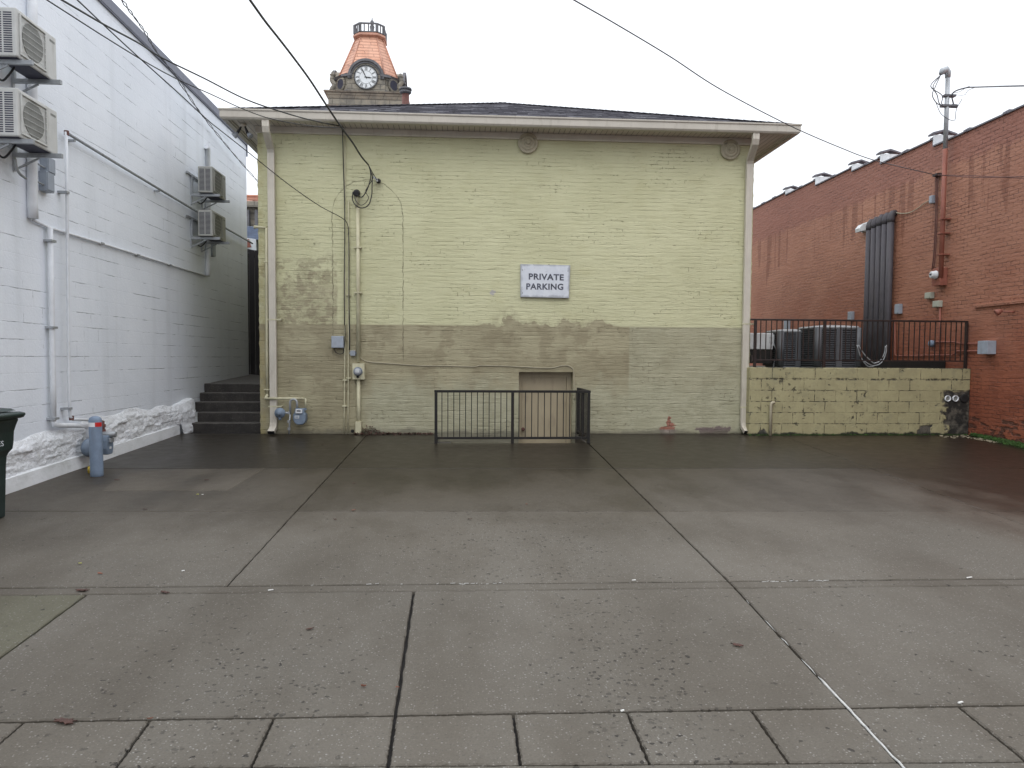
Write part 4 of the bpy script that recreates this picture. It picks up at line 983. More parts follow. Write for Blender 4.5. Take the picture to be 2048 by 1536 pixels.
def lbox(name, label, cat, x0, y0, x1, y1, d, mat, grp=None, lid=True):
    a, b = PX(x0, y1, XL+d), PX(x1, y0, XL+d)
    o = thing(name, label, cat, (XL, (a.y+b.y)/2, a.z), grp)
    MB().box(XL+.001, XL+d, a.y, b.y, min(a.z, b.z), max(a.z, b.z)).build('case', mat, o, .005)
    if lid: MB().box(XL+d+.001, XL+d+.008, a.y+.01, b.y-.01, min(a.z, b.z)+.015, max(a.z, b.z)-.01).build('lid', mat, o, .002)
    return o
o = lbox('disconnect_box', 'upper grey electrical box right of the near white duct, under the air conditioner', 'electrical box', 96, 320, 110, 345, .1, M['greybox'], 'grey electrical boxes on the white wall')
q = PX(92, 338, XL+.04); MB().tube(curve([(XL+.03, q.y-.22, q.z+.03), (XL+.06, q.y-.1, q.z), (XL+.06, q.y+.05, q.z)], 5), .012, 6).build('flex', M['galv'], o)
o = lbox('disconnect_box', 'lower grey electrical box right of the near white duct, hanging by itself', 'electrical box', 94, 348, 108, 381, .1, M['greybox'], 'grey electrical boxes on the white wall')
q = PX(90, 372, XL+.04); MB().tube(curve([(XL+.03, q.y-.22, q.z+.03), (XL+.06, q.y-.1, q.z), (XL+.06, q.y+.05, q.z)], 5), .012, 6).build('flex', M['galv'], o)
lbox('disconnect_box', 'dark grey electrical box just below the lowest far air conditioner', 'electrical box', 424, 488, 431, 511, .12, M['greybox'], 'grey electrical boxes on the white wall')
P = [PX(x, y, XL+.12) for x, y in ((30, 318), (33, 335), (40, 348), (52, 357))]
tag(MB().tube(curve(P, 5), .016, 8).build('flexible_conduit', M['galv']), 'short curved grey conduit below the lower near air conditioner', 'conduit')

# ---- gas meter behind the bollard
gq = PX(205, 893, XL+.28); gw = thing('gas_meter', 'dark grey gas meter half hidden behind the bollard at the white wall', 'gas meter', (gq.x, gq.y, gz(gq.y)))
prof2 = [(-.10, -.02), (-.1, .09), (-.08, .16), (.08, .16), (.1, .09), (.1, -.03), (.07, -.11), (-.06, -.11)]
q = PX(209, 893, XL+.30); MB().prism([(a+q.y, b+q.z) for a, b in prof2], lambda a, b: (q.x-.09, a, b), lambda a, b: (q.x+.08, a, b)).build('meter_body', M['gasgrey'], gw, .015)
MB().box(q.x+.081, q.x+.11, q.y-.05, q.y+.05, q.z+.06, q.z+.12).build('index_plate', M['galv'], gw, .004)
MB().box(q.x+.081, q.x+.086, q.y-.03, q.y+.02, q.z-.03, q.z+.0).build('label_plate', M['dial'], gw)
p2 = PX(214, 876, XL+.36); MB().tube([(q.x-.05, q.y, q.z+.17), (q.x+.15, q.y+.02, q.z+.17)], .04, 10).build('manifold', M['galv'], gw)
p3 = PX(181, 895, XL+.2); MB()._lathe(p3+Vector((-.06, 0, 0)), Vector((1, -.5, 0)).normalized(), [(0, .05), (.03, .10), (.06, .12), (.08, .12), (.1, .09), (.13, .05)], 20).build('regulator', M['gasgrey'], gw) if False else None
k = MB(); k._lathe(p3+Vector((-.06, .03, 0)), Vector((.9, -.5, 0)).normalized(), [(0, .05), (.03, .11), (.05, .13), (.08, .13), (.1, .09), (.13, .05)], 20); k.build('regulator', M['gasgrey'], gw)
p4 = PX(200, 842, XL+.24); k = MB(); k.tube([PX(182, 840, XL+.2), p4, (q.x-.03, q.y+.03, q.z+.35), (q.x-.03, q.y+.03, q.z+.16)], .024, 10)
for z in (.2, .27): k.disc((q.x-.03, q.y+.03, q.z+z), (0, 0, 1), [(0, .036), (.04, .036)], 8)
k.build('outlet_pipe', M['rust'], gw)
k = MB(); k.tube([p3+Vector((0, .03, 0)), Vector((p3.x, p3.y+.03, gz(p3.y)))], .022, 10); k.tube([p3, (q.x, q.y, q.z+.0)], .025, 8); k.build('service_riser', M['galv'], gw)
q = PG(180.5, 946); tag(MB().cyl((q.x, q.y, q.z), (q.x, q.y, q.z+.085), .03, 12).build('marker_stub', M['yellow']), 'short yellow plastic sleeve at the ground left of the bollard', 'marker')
# ---- bollard
q = PG(194, 952); bo = thing('bollard', 'blue grey steel bollard with a white and red tape band guarding the gas meter', 'bollard', (q.x, q.y, gz(q.y)))
bh = PY(190, 832, q.y).z-gz(q.y); br = .078
bx = -.012*bh
def bp_(h): return (q.x+bx*h, q.y, gz(q.y)+h)
MB().tube([bp_(-.02), bp_(.04), bp_(bh-.06)]+[bp_(bh-.06+.06*math.sin(a)) for a in (.4, .8, 1.2, 1.55)], [br, br, br, br*.95, br*.78, br*.45, .004], 28).build('post', M['boll'], bo)
def band(a0, a1, nm, mt, rr):
    k = MB(); n = 14; vs = []
    for i in range(n+1):
        a = a0+(a1-a0)*i/n; vs += [(q.x+bx*(bh-.13)+math.cos(a)*rr, q.y+math.sin(a)*rr, gz(q.y)+bh-.135+z) for z in (0, .055)]
    k.add(vs, [(2*i, 2*i+2, 2*i+3, 2*i+1) for i in range(n)], True); k.build(nm, mt, bo)
band(R_(150), R_(292), 'white_band', M['whitetape'], br+.0015); band(R_(292), R_(360), 'red_band', M['redtape'], br+.0018)

# ---- wheelie bin at the left edge
q = PG(12, 1034); wbn = thing('wheelie_bin', 'dark green wheeled rubbish bin standing at the left edge of the lot', 'bin', (q.x-.3, q.y+.3, gz(q.y+.3)))
Yb = q.y
def bxp(px, py): v = PY(px, py, Yb); return (v.x, v.z)
rightp = [bxp(12, 1034), bxp(13, 985), bxp(14, 930), bxp(15.5, 912), bxp(20, 904), bxp(27, 897), bxp(29, 885), bxp(30, 862), bxp(34, 850), bxp(40, 836)]
cx_ = rightp[0][0]-.27
leftp = [(2*cx_-x, z) for x, z in rightp][::-1]
body = rightp+leftp
MB().prism(body, lambda a, b: (cx_+(a-cx_), Yb-.58, b), lambda a, b: (a, Yb, b)).build('body', M['bin'], wbn, .02)
rr = [bxp(40, 836), bxp(46, 834), bxp(50, 829), bxp(49, 825), bxp(38, 823)]; lp = [(2*cx_-x, z) for x, z in rr][::-1]
MB().prism(rr+lp, lambda a, b: (a, Yb-.63, b), lambda a, b: (a, Yb+.02, b)).build('rim', M['bin'], wbn, .01)
lz = bxp(30, 822)[1]
ld = MB(); ld.prism([(cx_-.40, lz), (cx_+.40, lz), (cx_+.34, lz+.02), (cx_+.2, lz+.03), (cx_-.2, lz+.03), (cx_-.34, lz+.02)], lambda a, b: (a, Yb-.62, b+.001), lambda a, b: (a, Yb+.01, b+.006)); ld.build('lid', M['bin'], wbn, .01)
for dy in (-.5, -.06): MB().cyl((cx_-.24, Yb+dy-.04, gz(Yb)+.11), (cx_-.24, Yb+dy+.01, gz(Yb)+.11), .11, 20).build('wheel', M['black'], wbn)
a_, b_ = PY(-4, 893, Yb-.585), PY(7, 882, Yb-.585); a_, b_ = (a_.x, a_.z), (b_.x, b_.z)
text_mesh('lettering', 'ES', M['dial'], wbn, a_[0], b_[0], a_[1]-.002, b_[1]-.004, Yb-.583, .002, .0, shear=.006)

# ================================================================== RETAINING WALL, TERRACE
RY = 13.74; WX0 = PY(1497, 870, RY).x; RZt = 1.29
rw = thing('block_retaining_wall', 'yellow painted concrete block retaining wall with black mould, under the terrace railing', 'wall', ((WX0+XR)/2, RY, 0))
MB().box(WX0, XR-.002, RY, RY+.25, -.3, RZt).build('wall', M['cmu'], rw, .012)
for px in (1896, 1911.5):
    c = PY(px, 797, RY-.02); tb = MB(); n = 22; vs = []
    for yy_, r_ in ((RY-.0, .058), (RY-.03, .058), (RY-.03, .048), (RY+.0-.004, .044)):
        for i in range(n): a = 2*math.pi*i/n; vs.append((c.x+r_*math.cos(a), yy_, c.z+r_*math.sin(a)))
    tb.add(vs, [(j*n+i, j*n+(i+1) % n, (j+1)*n+(i+1) % n, (j+1)*n+i) for j in range(3) for i in range(n)], True); po_ = tb.build('drain_pipe_end', M['white'], rw)
    MB().disc((c.x, RY-.003, c.z), (0, -1, 0), [(0, .045), (.001, .045)], 20).build('pipe_bore', M['fan'], po_)
c = PY(1930, 797, RY-.02); MB().disc((c.x, RY-.006, c.z), (0, -1, .0), [(0, .09), (.012, .085), (.014, .06)], 14).build('broken_hole', M['darkhole'], rw)
q0, q1 = PY(1541, 806, RY-.06), PY(1541, 872, RY-.06)
o = thing('vent_pipe', 'short cream pipe standing against the block retaining wall', 'pipe', (q1.x, RY-.05, gz(RY)))
MB().tube([(q1.x, RY-.05, gz(RY)), (q1.x, RY-.05, q0.z-.02), (q1.x+.015, RY-.05, q0.z), (q1.x+.04, RY-.045, q0.z+.008), (q1.x+.07, RY-.04, q0.z+.01)], .028, 12).build('pipe', M['anchor'], o)
tz = 1.24
te = MB(); te.box(YX1+.02, XR-.002, RY+.251, 24, tz-.15, tz); struct(te.build('terrace', M['terr']))
# dark membrane kerb at the foot of the red wall
bk = MB(); bk.box(XR-2.1, XR-.004, RY+.75, 14.75, tz+.001, tz+.20)
tag(bk.build('rubber_membrane', M['black'], None, .01), 'low black membrane lying behind the right end of the terrace railing', 'membrane')
# railing
tr_ = thing('terrace_railing', 'long black iron railing on top of the block retaining wall', 'railing', ((WX0+XR)/2, RY+.1, RZt))
ty = RY+.09
pxs = [1510, 1648.5, 1932]; zt2 = PY(1700, 641, ty).z; zb2 = PY(1700, 721, ty).z
xs = [PY(x, 690, ty).x for x in pxs]
for x in xs: MB().box(x-.024, x+.024, ty-.024, ty+.024, RZt-.003, zt2-.018).build('post', M['redrail'], tr_, .003)
MB().box(xs[0]-.10, xs[2]+.02, ty-.022, ty+.022, zt2-.017, zt2+.017).build('top_rail', M['redrail'], tr_, .003)
MB().box(xs[0]-.06, xs[0]-.03, ty-.02, ty+.02, zb2-.03, zb2+.09).build('bracket', M['redrail'], tr_, .002)
k = MB(); k.box(xs[0]+.025, xs[1]-.025, ty-.016, ty+.016, zb2-.012, zb2+.012); k.box(xs[1]+.025, xs[2]-.025, ty-.016, ty+.016, zb2-.012, zb2+.012); k.build('bottom_rail', M['redrail'], tr_, .002)
for a, b, n in ((xs[0], xs[1], 12), (xs[1], xs[2], 26)):
    for i in range(n): x = a+(b-a)*(i+1)/(n+1); MB().box(x-.0075, x+.0075, ty-.0075, ty+.0075, zb2+.013, zt2-.018).build('baluster', M['redrail'], tr_)
# condensers
def condenser(px0, px1, pt, Y0, label):
    a, b = PY(px0, 700, Y0), PY(px1, 700, Y0); zt3 = PY((px0+px1)/2, pt, Y0).z; w = b.x-a.x; cxx = (a.x+b.x)/2
    o = thing('condenser_unit', label, 'condenser', (cxx, Y0+w/2, tz), 'grey condensers behind the terrace railing')
    def ring(s_, z, n=5, cy=Y0+w/2):
        out = []; h = w/2*s_; c_ = .16*s_
        for sx, sy in ((1, 1), (-1, 1), (-1, -1), (1, -1)):
            for i in range(n):
                a0 = {(1, 1): 0, (-1, 1): 90, (-1, -1): 180, (1, -1): 270}[(sx, sy)]+90*i/(n-1)
                out.append((cxx+sx*(h-c_)+c_*math.cos(R_(a0)), cy+sy*(h-c_)+c_*math.sin(R_(a0)), z))
        return out
    zb3 = tz+.07
    MB().loft([ring(.93, zb3), ring(.93, zt3-.05)]).build('coil', M['coil'], o)
    k = MB(); n = 17
    for i in range(n): z = zb3+.04+(zt3-zb3-.10)*i/(n-1); k.loft([ring(.985, z-.017), ring(.99, z-.004), ring(.95, z+.004)], False)
    k.build('louvre_panel', M['cond'], o)
    for sx in (-1, 1):
        for sy in (-1, 1):
            x = cxx+sx*(w/2-.055); y = Y0+w/2+sy*(w/2-.055); MB().cyl((x, y, zb3), (x, y, zt3-.03), .07, 14).build('corner_post', M['cond'], o)
    MB().box(cxx-.06, cxx+.06, Y0+.001, Y0+.03, zb3, zt3-.05).build('centre_post', M['cond'], o)
    MB().loft([ring(.99, zb3-.06), ring(.99, zb3-.0)]).build('base_pan', M['cond'], o)
    lo = MB().loft([ring(1.0, zt3-.045), ring(1.01, zt3-.02), ring(.97, zt3), ring(.5, zt3+.025)]).build('lid', M['condlight'], o)
    return o
condenser(1558, 1636, 660, 15.0, 'left and lower of the two grey condensers behind the terrace railing')
condenser(1633, 1724, 652, 14.3, 'right and taller of the two grey condensers behind the terrace railing')
a, b = PY(1519, 666, 15.2), PY(1546, 699, 15.2)
ms = thing('air_conditioner', 'small off white air conditioner on a dark stand beside the yellow building corner', 'air conditioner', ((a.x+b.x)/2-.1, 15.3, tz))
MB().box(a.x-.35, b.x, 15.2, 15.5, b.z, a.z).build('casing', M['minisplit'], ms, .015)
k = MB(); 
for i in range(3): k.box(b.x-.09, b.x-.02, 15.185, 15.199, b.z+.05+i*.1, b.z+.11+i*.1)
k.box(b.x+.001, b.x+.03, 15.22, 15.4, b.z+.08, a.z-.03); k.build('service_cover', M['minisplit'], ms, .004)
MB().box(a.x-.35, b.x, 15.22, 15.5, tz+.12, b.z-.001).build('stand', M['black'], ms)
MB().tube(curve([(b.x+.03, 15.25, a.z-.2), (b.x+.06, 15.22, b.z+.02), (b.x+.08, 15.25, b.z-.1), (b.x+.04, 15.25, tz+.02)], 5), .012, 6).build('line_set', M['galv'], ms)
P = thing('hose', 'grey looping hoses in front of the black pipes behind the terrace railing', 'hose', PY(1750, 735, 14.1))
for pts in (((1714, 690), (1722, 715), (1735, 732), (1748, 733)), ((1717, 690), (1728, 708), (1742, 722), (1748, 727)), ((1748, 727), (1760, 722), (1768, 708), (1771, 692)), ((1728, 722), (1745, 731), (1762, 726), (1772, 706), (1773, 690))):
    MB().tube(curve([PY(x, y, 14.2) for x, y in pts], 5), .011, 6).build('strand', M['galv'], P)

# ================================================================== RED BUILDING
random.seed(21)
rbd = thing('red_brick_building', 'red painted brick building with stepped tiled parapet on the right side', 'building', (XR+3, 14, 0))
# stepped parapet: (y where the step is, height nearer the camera of it)
stepx = [(1572, 390), (1632, 370), (1706, 345), (1762, 329), (1866, 296)]
# section heights measured just on the far side of each step
secs = []
def ztop(px, py): return PX(px, py, XR).z, PX(px, py, XR).y
zs = [ztop(1524, 410), ztop(1572, 391), ztop(1632, 372), ztop(1705, 344), ztop(1762, 329), ztop(1868, 294)]
znear = [ztop(1545, 400)[0], ztop(1600, 380)[0], ztop(1660, 358)[0], ztop(1735, 337)[0], ztop(1810, 310)[0], ztop(1960, 252)[0]]
ys_ = [30.]+[zs[i][1] for i in range(1, 6)]+[-6.]
ZB = [z[0] for z in zs]
m = MB()
for i in range(6): m.box(XR, XR+8, ys_[i+1], ys_[i], -1.2, ZB[i])
m.build('wall', M['rbrick'], rbd)
for i in range(6):
    y0, y1 = ys_[i+1], ys_[i]; z = ZB[i]; n = max(1, int(round((y1-y0)/.85))); k = MB()
    if y1-y0 > 12: n = 20
    for j in range(n):
        a, b = y0+(y1-y0)*j/n, y0+(y1-y0)*(j+1)/n
        pr = [(-.035, .001), (-.035, .03), (.03, .055), (.30, .055), (.37, .03), (.37, .001)]
        k.prism(pr, lambda u, w, a=a: (XR+u, a+.07, z+w), lambda u, w, b=b: (XR+u, b-.001, z+w))
        pr2 = [(-.055, .001), (-.055, .04), (.02, .085), (.31, .085), (.39, .04), (.39, .001)]
        k.prism(pr2, lambda u, w, a=a: (XR+u, a, z+w), lambda u, w, a=a: (XR+u, a+.069, z+w))
    k.build('coping_tiles', M['tile'], rbd)
    if i < 5:
        h = ZB[i]-ZB[i+1]
        k = MB(); k.box(XR-.03, XR+.42, y0-.02, y0-.002, ZB[i+1]+.03, ZB[i]+.10); k.build('step_flashing', M['flash'], rbd)
        k = MB(); k.prism([(-.06, 0), (.2, .07), (.47, 0), (.47, .03), (.2, .11), (-.06, .04)], lambda u, w: (XR+u, y0-.05, ZB[i]+.105+w), lambda u, w: (XR+u, y0+.12, ZB[i]+.09+w)); k.build('step_cap', M['tile'], rbd)
# projecting brick ledge
a, b = PX(1950, 613, XR), PX(2120, 600, XR); MB().box(XR-.04, XR-.001, 5., a.y, a.z-.03, a.z+.03).build('ledge', M['rbrick'], rbd, .008)
def rp(px, py, off=.03): return PX(px, py, XR-off)
def rbox(name, label, cat, x0, y0, x1, y1, d, mat, grp=None, extra=None):
    # outline in the photo: x0..x1 covers front face towards camera plus side
    a, b = rp(x0, (y0+y1)/2, 0.), rp(x1, (y0+y1)/2, d)
    c = rp((x0+x1)/2, y0, d/2); e_ = rp((x0+x1)/2, y1, d/2)
    yn, yf_ = min(a.y, b.y), max(a.y, b.y)
    o = thing(name, label, cat, (XR, (yn+yf_)/2, e_.z), grp)
    MB().box(XR-d, XR-.001, yn, yf_, e_.z, c.z).build('case', mat, o, .006)
    return o, yn, yf_, e_.z, c.z
def simplebox(name, label, cat, px, py, w, h, d, mat, grp=None):
    q = rp(px, py, d/2); o = thing(name, label, cat, (XR, q.y, q.z-h/2), grp)
    MB().box(XR-d, XR-.001, q.y-w/2, q.y+w/2, q.z-h/2, q.z+h/2).build('case', mat, o, .006)
    MB().box(XR-d-.006, XR-d-.001, q.y-w/2+.01, q.y+w/2-.01, q.z-h/2+.012, q.z+h/2-.01).build('cover', mat, o, .002)
    return o
# five insulated risers
for i, (px, pyt) in enumerate(((1739, 440), (1749.5, 435.5), (1760, 431), (1771, 427.5), (1782, 423.5))):
    q = rp(px, pyt+12, .11); t = thing('insulated_pipe', ['leftmost of the five thick black pipes on the red wall', 'second from left of the five thick black pipes on the red wall', 'middle one of the five thick black pipes on the red wall', 'second from right of the five thick black pipes on the red wall', 'rightmost of the five thick black pipes on the red wall'][i], 'pipe', (XR-.11, q.y, tz), 'five thick black pipes on the red wall')
    r = .074
    MB().tube([(q.x, q.y, tz+.02), (q.x, q.y, 2.5), (q.x, q.y, q.z-.10)], r, 18).build('pipe', M['insul'], t)
    MB().tube([(q.x, q.y, q.z-.10), (q.x, q.y, q.z-.02), (q.x+.01, q.y, q.z+.05), (q.x+.04, q.y, q.z+.10), (XR-.002, q.y, q.z+.11)], [r*1.06, r*1.08, r*1.06, r, r*.9], 18).build('elbow', M['insul'], t)
# vent hood
q = rp(1724, 456, .1); t = thing('vent_hood', 'white dryer vent hood left of the black pipes on the red wall', 'vent', (XR, q.y, q.z-.1))
MB().box(XR-.03, XR-.001, q.y-.14, q.y+.14, q.z-.09, q.z+.13).build('flange', M['flash'], t, .003)
MB().prism([(-.031, .10), (-.031, -.07), (-.2, -.10), (-.22, -.02), (-.14, .08)], lambda u, w: (XR+u, q.y-.11, q.z+w), lambda u, w: (XR+u, q.y+.11, q.z+w)).build('hood', M['flash'], t, .004)
MB().prism([(-.05, -.078), (-.19, -.103), (-.19, -.106), (-.05, -.081)], lambda u, w: (XR+u, q.y-.09, q.z+w), lambda u, w: (XR+u, q.y+.09, q.z+w)).build('flap', M['slot'], t)
# service mast
mq = rp(1882, 540, .13); my = mq.y; mt = PX(1891, 152, XR-.13).z
t = thing('service_mast', 'tall rusty electric service mast with a weatherhead rising above the red wall', 'mast', (XR-.13, my, mq.z-.2))
zmid = PX(1886, 300, XR-.13).z
MB().tube([(XR-.13, my, mq.z-.15), (XR-.13, my, zmid)], .045, 14).build('lower_mast', M['redpipe'], t)
MB().tube([(XR-.13, my, zmid), (XR-.13, my, mt)], .043, 14).build('upper_mast', M['galv'], t)
MB().tube([(XR-.13, my, mt-.06), (XR-.13, my, mt+.04), (XR-.17, my, mt+.09), (XR-.25, my, mt+.06), (XR-.29, my, mt-.0)], [.05, .062, .075, .068, .03], 16).build('weatherhead', M['galv'], t)
k = MB()
for dz, w in ((-.62, .12), (-.42, .08)): k.box(XR-.13-w, XR-.13+.16, my-.05, my+.05, mt+dz-.02, mt+dz+.02)
k.disc((XR-.13, my-.01, mt-.62), (1, 0, 0), [(.1, .04), (.2, .04), (.22, .02)], 10); k.build('bracket', M['wiregrey'], t)
for i in range(3):
    MB().tube(curve([(XR-.28, my, mt-.01), (XR-.40-.05*i, my-.03, mt-.25), (XR-.46+.1*i, my-.03, mt-.42), (XR-.36+.05*i, my-.03, mt-.58), (XR-.2, my-.03, mt-.64)], 6), .009, 6).build('drip_loop', M['wiregrey'], t)
MB().tube(curve([(XR-.36, my, mt-.56), (XR-.25, my-.03, mt-.8), (XR-.0, my-.05, mt-.92), (XR+.04, my-.05, mt-.7), (XR+.12, my-.1, mt-.5)], 6), .006, 6).build('tail', M['wiregrey'], t)
for py in (440, 468, 510): z = rp(1880, py, .13).z; MB().box(XR-.19, XR-.001, my-.07, my+.07, z-.012, z+.012).build('clamp', M['redpipe'], t)
# service mast wire leaving to the right
a = Vector((XR+.02, my, mt-.62)); far_ = [PY(1905, 187, my-.1), PY(1930, 176, my-.4), PY(1960, 174, my-1), PY(2048, 171.5, my-3), PY(2300, 165, my-6)]
tag(MB().tube(curve([a]+far_, 6), .013, 6).build('overhead_cable', M['wiregrey']), 'grey service cable leaving the mast head to the right edge of the sky', 'cable', 'overhead cables')
for i, pts in enumerate((((1903, 187), (1917, 184), (1925, 180), (1937, 173), (1944, 176)), ((1904, 189), (1928, 190), (1936, 181), (1950, 175)))):
    tag(MB().tube(curve([PY(x, y, my-.1-.15*j) for j, (x, y) in enumerate(pts)], 5), .005, 5).build('splice_wire', M['wiregrey']), ['thin loose wire arching up beside the service mast head', 'thin loose wire sagging below the service mast cable'][i], 'wire')
# side cables running down beside the mast
k = MB(); 
for dx in (-5, -8): k.tube(curve([rp(1880+dx, 350, .04), rp(1879+dx, 430, .04), rp(1876+dx, 500, .04), rp(1872+dx, 540, .04)], 4), .012, 6)
tag(k.build('wall_cable', M['rust']), 'two dark cables running down the red wall left of the service mast', 'cable')
q = rp(1875, 350, .05); tag(MB().box(XR-.12, XR-.001, q.y-.08, q.y+.06, q.z-.03, q.z+.02).build('cable_bracket', M['wire'], None, .004), 'small dark cable bracket on the red wall where the long wire ends', 'bracket')
# meter + box
q = rp(1877, 553, .1); t = thing('electric_meter', 'round meter on a brick red box at the foot of the service mast', 'meter', (XR, q.y, q.z-.2))
MB().box(XR-.16, XR-.001, q.y-.14, q.y+.12, q.z-.19, q.z+.17).build('meter_box', M['redpipe'], t, .006)
qc = rp(1866, 551, .16)
MB().disc((XR-.161, q.y-.02, q.z+.03), (-1, 0, 0), [(0, .085), (.03, .085), (.035, .078), (.11, .07), (.125, .05)], 24).build('glass_cover', M['dial'], t)
MB().box(XR-.291, XR-.286, q.y-.05, q.y+.01, q.z+.02, q.z+.05).build('display', M['slot'], t)
for i, (px, py) in enumerate(((1859, 591), (1875, 608))):
    simplebox('control_box', ['upper of the two small pale beige boxes below the red wall meter', 'lower of the two small pale beige boxes below the red wall meter'][i], 'electrical box', px, py, .20, .13, .09, M['beigebox'], 'pale boxes on the red wall')
simplebox('disconnect_box', 'grey electrical box just right of the black pipes on the red wall', 'electrical box', 1797, 618, .17, .22, .09, M['greybox'], 'grey boxes on the red wall')
simplebox('disconnect_box', 'grey electrical box just left of the black pipes above the railing', 'electrical box', 1702, 632, .17, .22, .09, M['greybox'], 'grey boxes on the red wall')
simplebox('disconnect_box', 'grey electrical box above the left condenser near the yellow corner', 'electrical box', 1574, 650, .25, .26, .10, M['greybox'], 'grey boxes on the red wall')
simplebox('junction_box', 'small grey junction box high on the red wall beside the service mast', 'junction box', 1865, 399, .10, .16, .09, M['greybox'])
q = rp(1971, 695, .1); t = thing('junction_box', 'large light blue grey junction box right of the terrace railing on the red wall', 'junction box', (XR, q.y, q.z-.11))
MB().box(XR-.17, XR-.001, q.y-.15, q.y+.11, q.z-.125, q.z+.125).build('case', M['greybox'], t, .006)
MB().box(XR-.18, XR-.171, q.y-.145, q.y+.105, q.z-.12, q.z+.12).build('cover', M['greybox'], t, .002)
for dz, pts in ((.07, ((1957, 687), (1920, 687), (1912, 684), (1870, 684))), (-.06, ((1957, 702), (1915, 702), (1905, 710), (1793, 712), (1790, 708), (1790, 640)))):
    o = thing('wall_conduit', 'upper red painted conduit from the blue grey box to the small blue fitting' if dz > 0 else 'lower red painted conduit from the blue grey box bending down behind the terrace railing', 'conduit', rp(*pts[0], .03))
    MB().tube([rp(x, y, .03) for x, y in pts], .014, 8).build('pipe', M['redpipe'], o)
q = rp(1863, 687, .05); t = thing('outdoor_outlet', 'small blue grey round outlet fitting on the red wall behind the railing', 'outlet', (XR, q.y, q.z-.05))
MB().disc((XR, q.y, q.z), (-1, 0, 0), [(0, .065), (.06, .07), (.09, .06), (.1, .03)], 16).build('cover', M['gasgrey'], t)
k = MB(); k.tube([rp(1880, 600, .03), rp(1880, 720, .03)], .02, 8); tag(k.build('wall_conduit', M['redpipe']), 'vertical red painted conduit below the pale beige boxes on the red wall', 'conduit')
q = rp(2012, 624, .1); t = thing('floodlight', 'small red painted spotlight on an arm on the red wall', 'floodlight', (XR, q.y, q.z-.05))
k = MB(); k._lathe(Vector((XR-.26, q.y+.05, q.z-.02)), Vector((.7, -.3, .4)).normalized(), [(0, .055), (.03, .06), (.07, .05), (.12, .02)], 12); k.build('lamp', M['redpipe'], t)
MB().tube([(XR-.18, q.y, q.z+.01), (XR-.08, q.y-.06, q.z), (XR, q.y-.08, q.z)], .015, 8).build('lamp_arm', M['redpipe'], t)
P = [rp(x, y, .03) for x, y in ((1788, 425), (1805, 427), (1820, 425), (1835, 417), (1848, 407), (1860, 400))]
tag(MB().tube(curve(P, 5), .011, 6).build('wall_cable', M['anchor']), 'pale cable sagging from the black pipes to the high junction box on the red wall', 'cable')

# ================================================================== OVERHEAD CABLES
def wire(pts, Y0, Y1, r, mat, label, back=True, twist=None, end=None):
    r *= .86
    n = len(pts); P = [PY(x, y, Y0+(Y1-Y0)*(i/(n-1))) for i, (x, y) in enumerate(pts)]
    if end is not None: P.append(Vector(end))
    if back: P = [P[0]+(P[0]-P[1])*3]+P
    C_ = curve(P, 8); o = MB()
    if twist:
        L = 0; a, b = [], []
        for i, c in enumerate(C_):
            if i: L += (c-C_[i-1]).length
            v = Vector((math.cos(L*twist[0]), math.sin(L*twist[0])*.5, math.sin(L*twist[0])))*twist[1]*(.3+.7*abs(math.sin(L*1.3))); a.append(c+v); b.append(c-v)
        o.tube(a, r, 6); o.tube(b, r, 6)
    else: o.tube(C_, r, 6)
    tag(o.build('overhead_cable', mat), label, 'cable', 'overhead cables')
wire([(500, 0), (530, 42), (560, 80), (590, 119), (620, 160), (650, 206), (680, 251), (705, 285), (722, 312), (737, 330)], 8.5, YF-.2, .017, M['wire'], 'thickest black cable falling from the sky to the drip loops on the yellow wall')
wire([(737, 330), (745, 345), (754, 360)], YF-.2, YF-.12, .008, M['wire'], 'short black cable end tying the thick bundle to the wall insulator', back=False)
wire([(94, 0), (208, 73), (293, 125), (358, 160), (423, 189), (484, 217), (544, 238), (622, 252), (674, 255), (685, 254)], 7.5, YF-.12, .0085, M['wire'], 'lower of the two cables crossing the white wall to the eave')
wire([(124, 0), (208, 49), (277, 86), (325, 116), (407, 156), (495, 200), (581, 229), (635, 243), (685, 253)], 7.5, YF-.15, .0125, M['wire'], 'upper of the two cables crossing the white wall to the eave')
wire([(155, 0), (215, 57), (280, 117), (358, 187), (413, 238), (440, 260), (492, 301), (575, 367), (638, 411), (687, 438), (697, 455)], 8, YF-.06, .0085, M['wire'], 'cable running past the white wall corner down to the thin conduits')
P = [PY(x, y, YF-.05) for x, y in ((697, 454), (698, 500), (698, 600), (699, 660), (699, 700))]
tag(MB().tube(curve(P, 5), .009, 6).build('wall_cable', M['wire']), 'black cable strapped down the yellow wall right of the thin conduits', 'cable')
wire([(244, 0), (270, 36), (293, 68), (312, 102), (352, 153), (391, 212), (413, 241), (449, 286), (482, 325), (516, 363), (545, 395)], 9, 20., .0075, M['wire'], 'twisted pair cable descending along the white parapet into the alley', twist=(6, .016))
wire([(1148, 0), (1230, 47), (1340, 113), (1440, 178), (1575, 249), (1680, 295), (1754, 322), (1868, 349)], 8., 14.6, .010, M['wiregrey'], 'long thin cable crossing the sky over the right roof corner to the red wall', end=rp(1875, 350, .12))
wire([(1876, 350), (1949, 354.5), (2048, 353), (2200, 348)], 14.5, 10., .010, M['rust'], 'thin dark cable along the red wall leaving right of the mast', back=False)
wire([(1878, 350), (1949, 351.5), (2048, 357), (2200, 368)], 14.4, 10.5, .008, M['rust'], 'second thin dark cable crossing it along the red wall', back=False)

